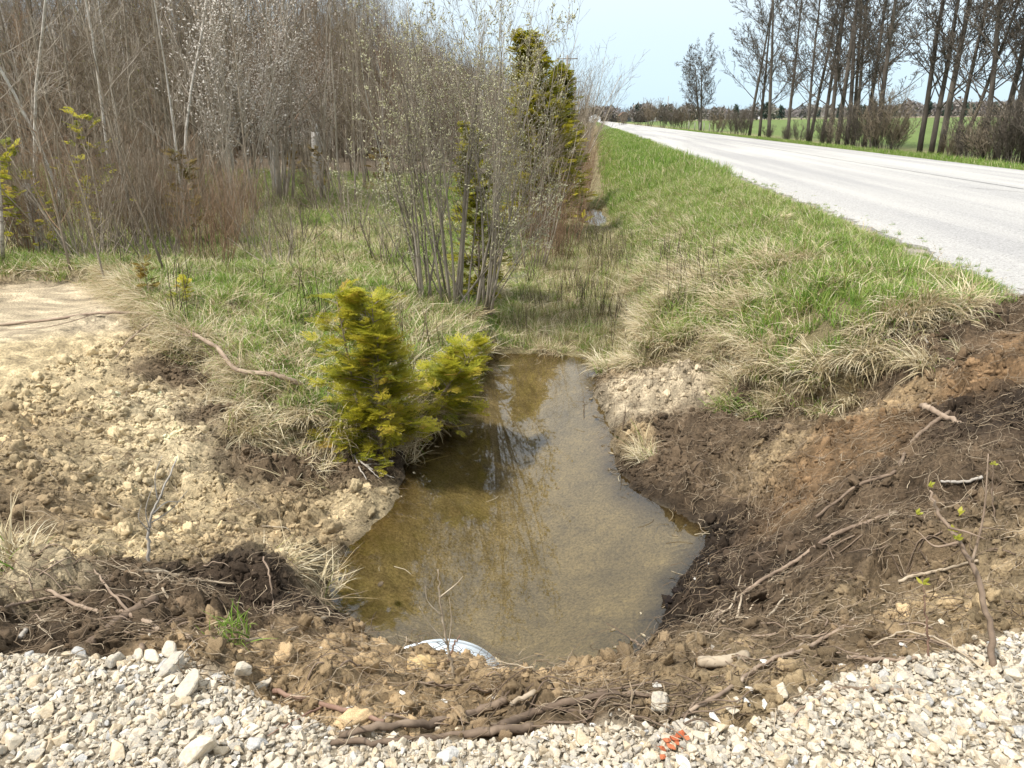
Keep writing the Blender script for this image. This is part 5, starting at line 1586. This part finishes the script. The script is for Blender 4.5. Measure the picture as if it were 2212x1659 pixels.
def stick(name, label, cat, pix, r0, r1, mat, lift=.008, forks=(), group=None, sides=7, wob=.0025, cut=None):
    pts = path(pix, lift)
    pts = catmull(pts, 7)
    pts[1:-1] += rk.normal(0, wob, (len(pts) - 2, 3))
    mb = MB()
    rad = np.linspace(r0, r1, len(pts)) * (1 + rk.normal(0, .07, len(pts)))
    tube(mb, pts, rad, sides, rough=.02, rg=rk)
    for fp, fr in forks:
        fl = path(fp, lift) if not hasattr(lift, '__len__') else path(fp, float(np.mean(lift)))
        q = catmull(fl, 6); q[1:] += rk.normal(0, wob * .7, (len(q) - 1, 3))
        tube(mb, q, np.linspace(fr, fr * .45, len(q)), 5, rough=.05, rg=rk)
    c = pts.mean(0); c[2] = pts[:, 2].min()
    for v in mb.v: v -= c
    o = link(name, mb.mesh(name, mat), None, tuple(c))
    tag(o, label, cat, group)
    if cut:
        m2 = MB(); d = pts[0] - pts[1]; d /= np.linalg.norm(d)
        tube(m2, [pts[0] - c - d * .002, pts[0] - c + d * .003], [r0 * .93, r0 * .9], sides)
        link('cut_end', m2.mesh('cut_end', M_CUT), o)
    return o

stick('fallen_branch', 'long curved brown branch, bark partly stripped, draped over the sandy ledge and straw', 'branch',
      [(-30, 705), (120, 690), (200, 678), (320, 686), (410, 718), (470, 760), (512, 800), (590, 812), (655, 835)], .012, .021, M_BRANCH, [.02, .06, .10, .22, .28, .30, .28, .26, .16],
      [([(430, 722), (340, 712), (280, 735), (250, 775)], .009), ([(430, 730), (375, 722), (325, 720)], .007), ([(200, 680), (110, 705), (0, 715)], .005), ([(512, 800), (520, 785), (516, 775)], .012)])
stick('fallen_branch', 'forked brown branch lying on the dark mound above the gravel', 'branch', [(105, 1292), (190, 1315), (285, 1330), (345, 1362), (412, 1385)], .006, .010, M_BRANCH, .02,
      [([(285, 1330), (240, 1280), (205, 1235), (185, 1208)], .006), ([(330, 1350), (315, 1330)], .005)])
stick('fallen_branch', 'pale-barked stick lying level above the dark root-bound hollow', 'branch', [(282, 1238), (350, 1242), (400, 1248), (450, 1262), (510, 1268)], .009, .004, M_PALEWOOD, .02, [([(340, 1243), (360, 1290), (400, 1330), (440, 1390)], .006)])
stick('fallen_branch', 'straight tan stick reaching from the berm over the pool edge', 'branch', [(475, 1392), (560, 1384), (620, 1366), (700, 1342), (755, 1328)], .006, .008, M_PALEWOOD, [.01, .02, .04, .06, .10])
stick('fallen_branch', 'reddish-brown branch lying on the gravel, running under the dark roots', 'branch', [(592, 1497), (660, 1512), (740, 1535), (830, 1560)], .008, .007, M_BRANCH_RED, .02, [([(700, 1525), (640, 1555), (580, 1590)], .004)])
stick('thick_root', 'thick dark brown root bowed along the foot of the sandy berm', 'root', [(735, 1590), (830, 1568), (940, 1562), (1020, 1545), (1095, 1512)], .010, .014, M_ROOTBARK, .02)
stick('thick_root', 'long brown root lying along the gravel edge below the bowed one', 'root', [(715, 1607), (840, 1604), (960, 1592), (1060, 1580), (1150, 1572)], .007, .015, M_ROOTBARK, .018)
stick('thick_root', 'pale peeled root curving over the berm near the water', 'root', [(1105, 1522), (1150, 1500), (1210, 1494), (1255, 1498)], .009, .008, M_PALEWOOD, .015)
stick('thick_root', 'black rotten root in the root tangle at the gravel edge', 'root', [(1080, 1570), (1150, 1545), (1230, 1520), (1330, 1500), (1420, 1505)], .015, .008, M_ROOTBARK, .02, [([(1200, 1530), (1280, 1540), (1380, 1530)], .008)])
stick('log', 'short sawn tan log lying on the grey-brown soil', 'log', [(1512, 1437), (1560, 1430), (1612, 1418)], .0195, .018, M_PALEWOOD, .045, cut=True, sides=10, wob=.001)
stick('fallen_branch', 'long thin forked branch crossing the soil beside the sawn log', 'branch', [(1490, 1537), (1560, 1500), (1620, 1455), (1670, 1425), (1720, 1410), (1775, 1385), (1850, 1338)], .006, .008, M_BRANCH, .022, [([(1690, 1420), (1730, 1395), (1735, 1380)], .006)])
stick('fallen_branch', 'long straight branch slanting up the dark bank from the wet corner', 'branch', [(1525, 1370), (1560, 1325), (1640, 1262), (1720, 1212), (1800, 1160), (1870, 1130), (1935, 1108)], .008, .012, M_BRANCH, .025, [([(1720, 1212), (1780, 1180), (1800, 1210)], .005), ([(1850, 1138), (1900, 1090)], .004)])
stick('thick_root', 'dark root arching across the orange soil up to a rough stub', 'root', [(1760, 1120), (1850, 1060), (1930, 1030), (1955, 980), (1990, 935), (2050, 900)], .008, .013, M_ROOTBARK, .02)
stick('rough_stub', 'rough-barked broken stub jutting from the root-matted bank', 'root', [(1992, 880), (2020, 892), (2075, 915)], .022, .016, M_BRANCH, .03, wob=.006)
stick('fallen_branch', 'short grey stick standing askew on dark soil at the turf edge', 'branch', [(1955, 678), (1975, 710), (2003, 745)], .014, .010, M_GREYWOOD, [.10, .06, .0], [([(1985, 700), (2012, 714)], .007), ([(1957, 680), (1925, 640)], .003)])
stick('fallen_branch', 'pale split stick at the top of the dark soil beside the road', 'branch', [(2070, 664), (2110, 655), (2150, 652)], .010, .006, M_PALEWOOD, .01)
stick('fallen_branch', 'slim twig lying toward the gravel shoulder of the road', 'branch', [(2080, 640), (2140, 645), (2165, 640), (2180, 625)], .004, .003, M_BRANCH, .02)
stick('fallen_branch', 'peeled white stick lying level on the dark bank', 'branch', [(2030, 1052), (2080, 1048), (2120, 1040)], .007, .008, M_GREYWOOD, .015)
stick('fallen_branch', 'tan stick low on the bank above the small leafing seedling', 'branch', [(1940, 1258), (1980, 1246), (2040, 1232), (2110, 1215)], .008, .006, M_PALEWOOD, .02)
stick('fallen_branch', 'dead stick poking out over the water from the bank corner', 'branch', [(1395, 1402), (1360, 1378), (1310, 1348)], .007, .003, M_BRANCH, [.0, .05, .1], [([(1325, 1358), (1280, 1372), (1230, 1382)], .002)])
stick('fallen_branch', 'tan stick on the berm pointing at the culvert pipe', 'branch', [(1155, 1414), (1210, 1424), (1270, 1445)], .005, .006, M_PALEWOOD, [.05, .02, .0])
stick('fallen_branch', 'thin dark twig half buried along the whitish gravel edge', 'branch', [(1715, 1520), (1780, 1495), (1850, 1488), (1950, 1492)], .003, .007, M_BRANCH, .02)
stick('fallen_branch', 'brown twig lying over gravel stones near the dark mound', 'branch', [(1690, 1560), (1770, 1510), (1810, 1482)], .003, .005, M_BRANCH, .025)
stick('fallen_branch', 'slender arched twig above the gravel behind the leafy sapling', 'branch', [(1880, 1400), (1950, 1370), (2030, 1385), (2130, 1450)], .003, .004, M_PALEWOOD, [.0, .07, .09, .02])
stick('fallen_branch', 'smooth brown stick on the soil lit from above the gravel', 'branch', [(1830, 1422), (1900, 1428), (1990, 1425)], .008, .005, M_BRANCH, .015)
stick('fallen_branch', 'dark brown stake of wood sunk in the mound above the gravel', 'branch', [(195, 1390), (260, 1340), (335, 1292)], .016, .020, M_ROOTBARK, .012)
stick('fallen_branch', 'short white peeled peg lying on the dark mound', 'branch', [(45, 1378), (62, 1357)], .009, .009, M_GREYWOOD, .012)
stick('fallen_branch', 'thin stick sloping along the bottom of the dark mound', 'branch', [(0, 1320), (70, 1310), (155, 1290)], .005, .006, M_BRANCH, .02)
stick('fallen_branch', 'dark stub leaning in the gravel by a pale block', 'branch', [(320, 1368), (300, 1410)], .010, .011, M_ROOTBARK, [.03, .0])
stick('thick_root', 'thin bent root hanging below the dark root-bound lump', 'root', [(570, 1205), (585, 1260), (590, 1320), (585, 1390)], .004, .005, M_BRANCH, [.05, .06, .04, 0])
for i, (px, py, ln, ang) in enumerate([(760, 985, 90, .12), (770, 990, 70, .75), (780, 1000, 80, .45), (765, 985, 60, 1.1), (790, 1005, 60, -.1)]):
    stick('bleached_root', 'bleached forked root spreading at the pool edge below the young cedar', 'root', [(px, py), (px + ln * .5 * math.cos(ang), py + ln * .5 * math.sin(ang) + 4), (px + ln * math.cos(ang), py + ln * math.sin(ang))], .007, .003, M_GREYWOOD, .035, group='bleached roots by the pool', wob=.002)
for i, (a, b, c_) in enumerate([((1590, 1350), (1600, 1300), (1610, 1265)), ((1620, 1320), (1640, 1290), (1660, 1285)), ((1650, 1345), (1690, 1300), (1700, 1290)), ((1560, 1345), (1600, 1335), (1660, 1350)), ((1540, 1330), (1580, 1310), (1600, 1250))]):
    stick('bleached_root', 'short whitish root sticking from the wet dark corner of the bank', 'root', [a, b, c_], .006, .003, M_PALEWOOD, [.0, .03, .06], group='whitish roots in the wet corner', wob=.0012)

# many lesser sticks and torn roots
zones = [((1450, 950, 2200, 1330), 70, M_ROOTBARK, 'torn brown root lying on the dark bank among others', 'torn roots on the dark bank', 'root'),
         ((1000, 1490, 1480, 1580), 34, M_ROOTBARK, 'dark root in the tangle along the gravel below the berm', 'root tangle below the berm', 'root'),
         ((1550, 1350, 2150, 1470), 26, M_BRANCH, 'small brown twig on the soil above the whitish gravel', 'twigs above the whitish gravel', 'branch'),
         ((10, 1220, 480, 1400), 26, M_BRANCH, 'small brown twig lying on the dark mound', 'twigs on the dark mound', 'branch'),
         ((20, 820, 700, 1180), 30, M_PALEWOOD, 'pale straw-like twig on the light crumbly bank', 'twigs on the light bank', 'branch'),
         ((600, 1400, 1000, 1560), 14, M_BRANCH, 'small brown twig half buried in the sandy berm', 'twigs on the sandy berm', 'branch')]
for (x0, y0, x1, y1), n, m_, lab, grp, cat in zones:
    k = 0
    while k < n:
        px, py = rk.uniform(x0, x1), rk.uniform(y0, y1)
        w = at([px], [py])[0]
        if grid_val(sdn, w[:1], w[1:2])[0] < .08: continue
        L_ = rk.uniform(.10, .34) * (1.3 if m_ is M_ROOTBARK else 1)
        a = rk.normal(2.6 if x0 > 1400 else .2, .6)
        nn_ = 6; pts = []
        d = a
        x, y = w[0], w[1]
        for s_ in range(nn_):
            pts.append((x, y)); d += rk.normal(0, .28); x += math.cos(d) * L_ / nn_; y += math.sin(d) * L_ / nn_
        pts = np.array(pts); zz = Z(pts[:, 0], pts[:, 1])
        arch = np.sin(np.linspace(0, np.pi, nn_)) * rk.uniform(0, .03) + .006
        P3 = np.c_[pts, zz + arch]
        r0 = rk.uniform(.0012, .0042)
        mb = MB(); c = P3[0].copy(); tube(mb, catmull(P3 - c, 3), np.linspace(r0, r0 * .45, 3 * (nn_ - 1) + 1), 5, rough=.06, rg=rk)
        nm = 'torn_root' if cat == 'root' else 'small_twig'
        o = link(nm, mb.mesh(nm, m_), None, tuple(c)); tag(o, lab, cat, grp)
        k += 1

# ------------------------------------------------------------------ small standing twigs and the leafy sapling
M_LEAF = leaf_mat('young_leaves', [(.22, .24, .03), (.38, .38, .05), (.50, .46, .09)], .45, .5)
def leaf_bunch(pos, s, r, n=5):
    mb = MB()
    for k in range(n):
        d = np.r_[r.normal(0, .7, 2), r.uniform(.3, 1)]; d /= np.linalg.norm(d)
        e = np.cross(d, r.normal(size=3)); e /= np.linalg.norm(e); nrm = np.cross(d, e)
        L_ = s * r.uniform(.7, 1.2); w = L_ * .24
        v = [np.zeros(3), d * L_ * .35 + e * w + nrm * w * .25, d * L_ * .38, d * L_ * .35 - e * w + nrm * w * .25, d * L_ * .72 + e * w * .7 + nrm * w * .2, d * L_ * .74, d * L_ * .72 - e * w * .7 + nrm * w * .2, d * L_]
        mb.add(np.array(v), [(0, 1, 2, 2)][:0], [(0, 1, 2), (0, 2, 3), (1, 4, 2), (4, 5, 2), (2, 5, 6), (2, 6, 3), (4, 7, 5), (5, 7, 6)], 0, r.uniform(.2, .9))
    return mb
def ray_at(px, py, dist):
    d = np.array(ray(px, py), float); return np.array([0, 0, CAM_H]) + d / np.hypot(d[0], d[1]) * dist
def standing(name, label, cat, base_px, pts, dist, r0, mat, forks=(), leaves=(), leaf_s=.03, slope_d=0.0):
    """stem rooted at base_px on the soil; the other points stand above it in the plane facing the road drive"""
    b = at([base_px[0]], [base_px[1]])[0]
    d0 = math.hypot(b[0], b[1])
    P = [b - [0, 0, .03]] + [ray_at(px, py, d0 + slope_d * (i + 1)) for i, (px, py) in enumerate(pts)]
    root = link(name, None, None, tuple(b)); tag(root, label, cat)
    mb = MB(); C_ = catmull(np.array(P) - b, 7); C_[1:-1] += rk.normal(0, .003, (len(C_) - 2, 3))
    tube(mb, C_, np.linspace(r0, r0 * .35, len(C_)), 6, rough=.05, rg=rk)
    link('stem', mb.mesh('stem', mat), root)
    for fp, fd in forks:
        q = np.array([ray_at(px, py, d0 + fd * i) for i, (px, py) in enumerate(fp)]) - b
        mb = MB(); q = catmull(q, 6); tube(mb, q, np.linspace(r0 * .45, r0 * .15, len(q)), 4)
        link('twig', mb.mesh('twig', mat), root)
    for px, py in leaves:
        p = ray_at(px, py, d0 + slope_d * 2) - b
        o = link('leaf_bunch', leaf_bunch(p, leaf_s, rk).mesh('leaf_bunch', M_LEAF, True, 'rnd'), root, tuple(p))
    return root
standing('leafy_sapling', 'thin curved sapling with a few yellow-green leaf buds rooted in the gravel', 'sapling', (2148, 1450), [(2140, 1370), (2112, 1250), (2070, 1170), (2030, 1110), (2008, 1060)], 0, .011, M_BRANCH,
         [([(2070, 1172), (2020, 1180), (1985, 1150)], .02), ([(2100, 1215), (2125, 1110), (2135, 980)], .02), ([(2050, 1140), (2090, 1150), (2130, 1165)], -.01)], [(2005, 1050), (1982, 1112), (2060, 1148), (2072, 1110), (2065, 1165)], .023, .02)
standing('leafy_seedling', 'small upright seedling topped with yellow-green leaves on the dark bank', 'sapling', (2008, 1420), [(2004, 1370), (1998, 1310), (1994, 1268)], 0, .004, M_BRANCH_RED, [], [(1994, 1262)], .03, .0)
standing('leafy_seedling', 'thin leaning twig with pale leaf buds high on the root-matted bank', 'sapling', (2150, 1130), [(2145, 1060), (2144, 1005)], 0, .004, M_BRANCH, [([(2145, 1060), (2180, 1020), (2200, 985)], .0)], [(2146, 1003)], .022, .0)
standing('dead_twig', 'bare branched grey twig rising in front of the culvert pipe', 'twig', (985, 1462), [(972, 1420), (962, 1370), (950, 1300), (946, 1230)], 0, .006, M_PALEWOOD,
         [([(965, 1390), (930, 1350), (905, 1310)], .0), ([(955, 1330), (925, 1300), (918, 1265)], .0), ([(950, 1290), (985, 1262), (1000, 1245)], .0), ([(968, 1400), (975, 1340), (970, 1290)], .02)], (), .03, .01)
standing('dead_twig', 'short reddish stake leaning across the bare twig at the pipe', 'twig', (958, 1435), [(978, 1400), (993, 1372)], 0, .006, M_BRANCH_RED, [], (), .03, .0)
standing('dead_sapling', 'dead pale branching sapling standing on the light crumbly bank', 'sapling', (318, 1215), [(320, 1160), (330, 1110), (350, 1060), (382, 990)], 0, .008, M_GREYWOOD,
         [([(322, 1140), (315, 1100), (330, 1050)], .0), ([(326, 1130), (370, 1100), (405, 1060)], .0), ([(330, 1110), (360, 1085), (395, 1085)], .0), ([(340, 1080), (335, 1030), (350, 985)], .0), ([(324, 1150), (300, 1120), (305, 1090)], 0)], (), .03, .02)
for i, (px, py, tx, ty) in enumerate([(1262, 905, 1262, 868), (1345, 930, 1350, 870)]):
    standing('reed_stub', 'dark stub standing in the water near the clay block' if i == 0 else 'thin reed stub at the clay shelf', 'twig', (px, py), [(tx, (py + ty) / 2), (tx, ty)], 0, .006, M_ROOTBARK)

# ------------------------------------------------------------------ straw, bits of bark and old leaves afloat
M_FLOAT = noise_mat('floating_bits', [(.07, .05, .03), (.22, .17, .10), (.42, .36, .25)], 4, .7, rnd=.45)
FL = []
for i in range(5):
    r = np.random.default_rng(1300 + i); mb = MB()
    if i < 3:
        n_ = 4; d = r.uniform(0, 6.28); pts = [np.zeros(3)]
        for k in range(n_):
            d += r.normal(0, .3); pts.append(pts[-1] + np.r_[math.cos(d), math.sin(d), 0] * .02)
        tube(mb, pts, np.linspace(.0016, .0008, n_ + 1), 4)
    else:
        a = np.linspace(0, 2 * np.pi, 7)[:-1]
        v = np.c_[.016 * np.cos(a), .008 * np.sin(a) * r.uniform(.7, 1.2, 6), .002 * r.random(6)]
        mb.add(np.concatenate([v, v - [0, 0, .0012]]), [(k, (k + 1) % 6, (k + 1) % 6 + 6, k + 6) for k in range(6)], [(0, k, k + 1) for k in range(1, 5)] + [(6, 7 + k, 6 + k) for k in range(1, 5)])
    FL.append(mb.mesh('floating_bit', M_FLOAT))
p = rand_in_poly(POND, 900, rg, (-1.6, 2.6), (1.6, 8.3))
dd = -grid_val(sdn, p[:, 0], p[:, 1])
p = p[(dd > .0) & (rg.random(len(p)) < .55 * np.exp(-dd / .10) + .035)]
n = len(p)
instancer('floating_debris', FL, np.c_[p, np.full(n, ZW + .0015)], np.c_[np.zeros((n, 2)), rg.uniform(0, 6.28, n)], rg.uniform(.6, 2.2, n), rg.integers(0, 5, n), 'straw and bits of bark floating near the pool edges', 'debris')
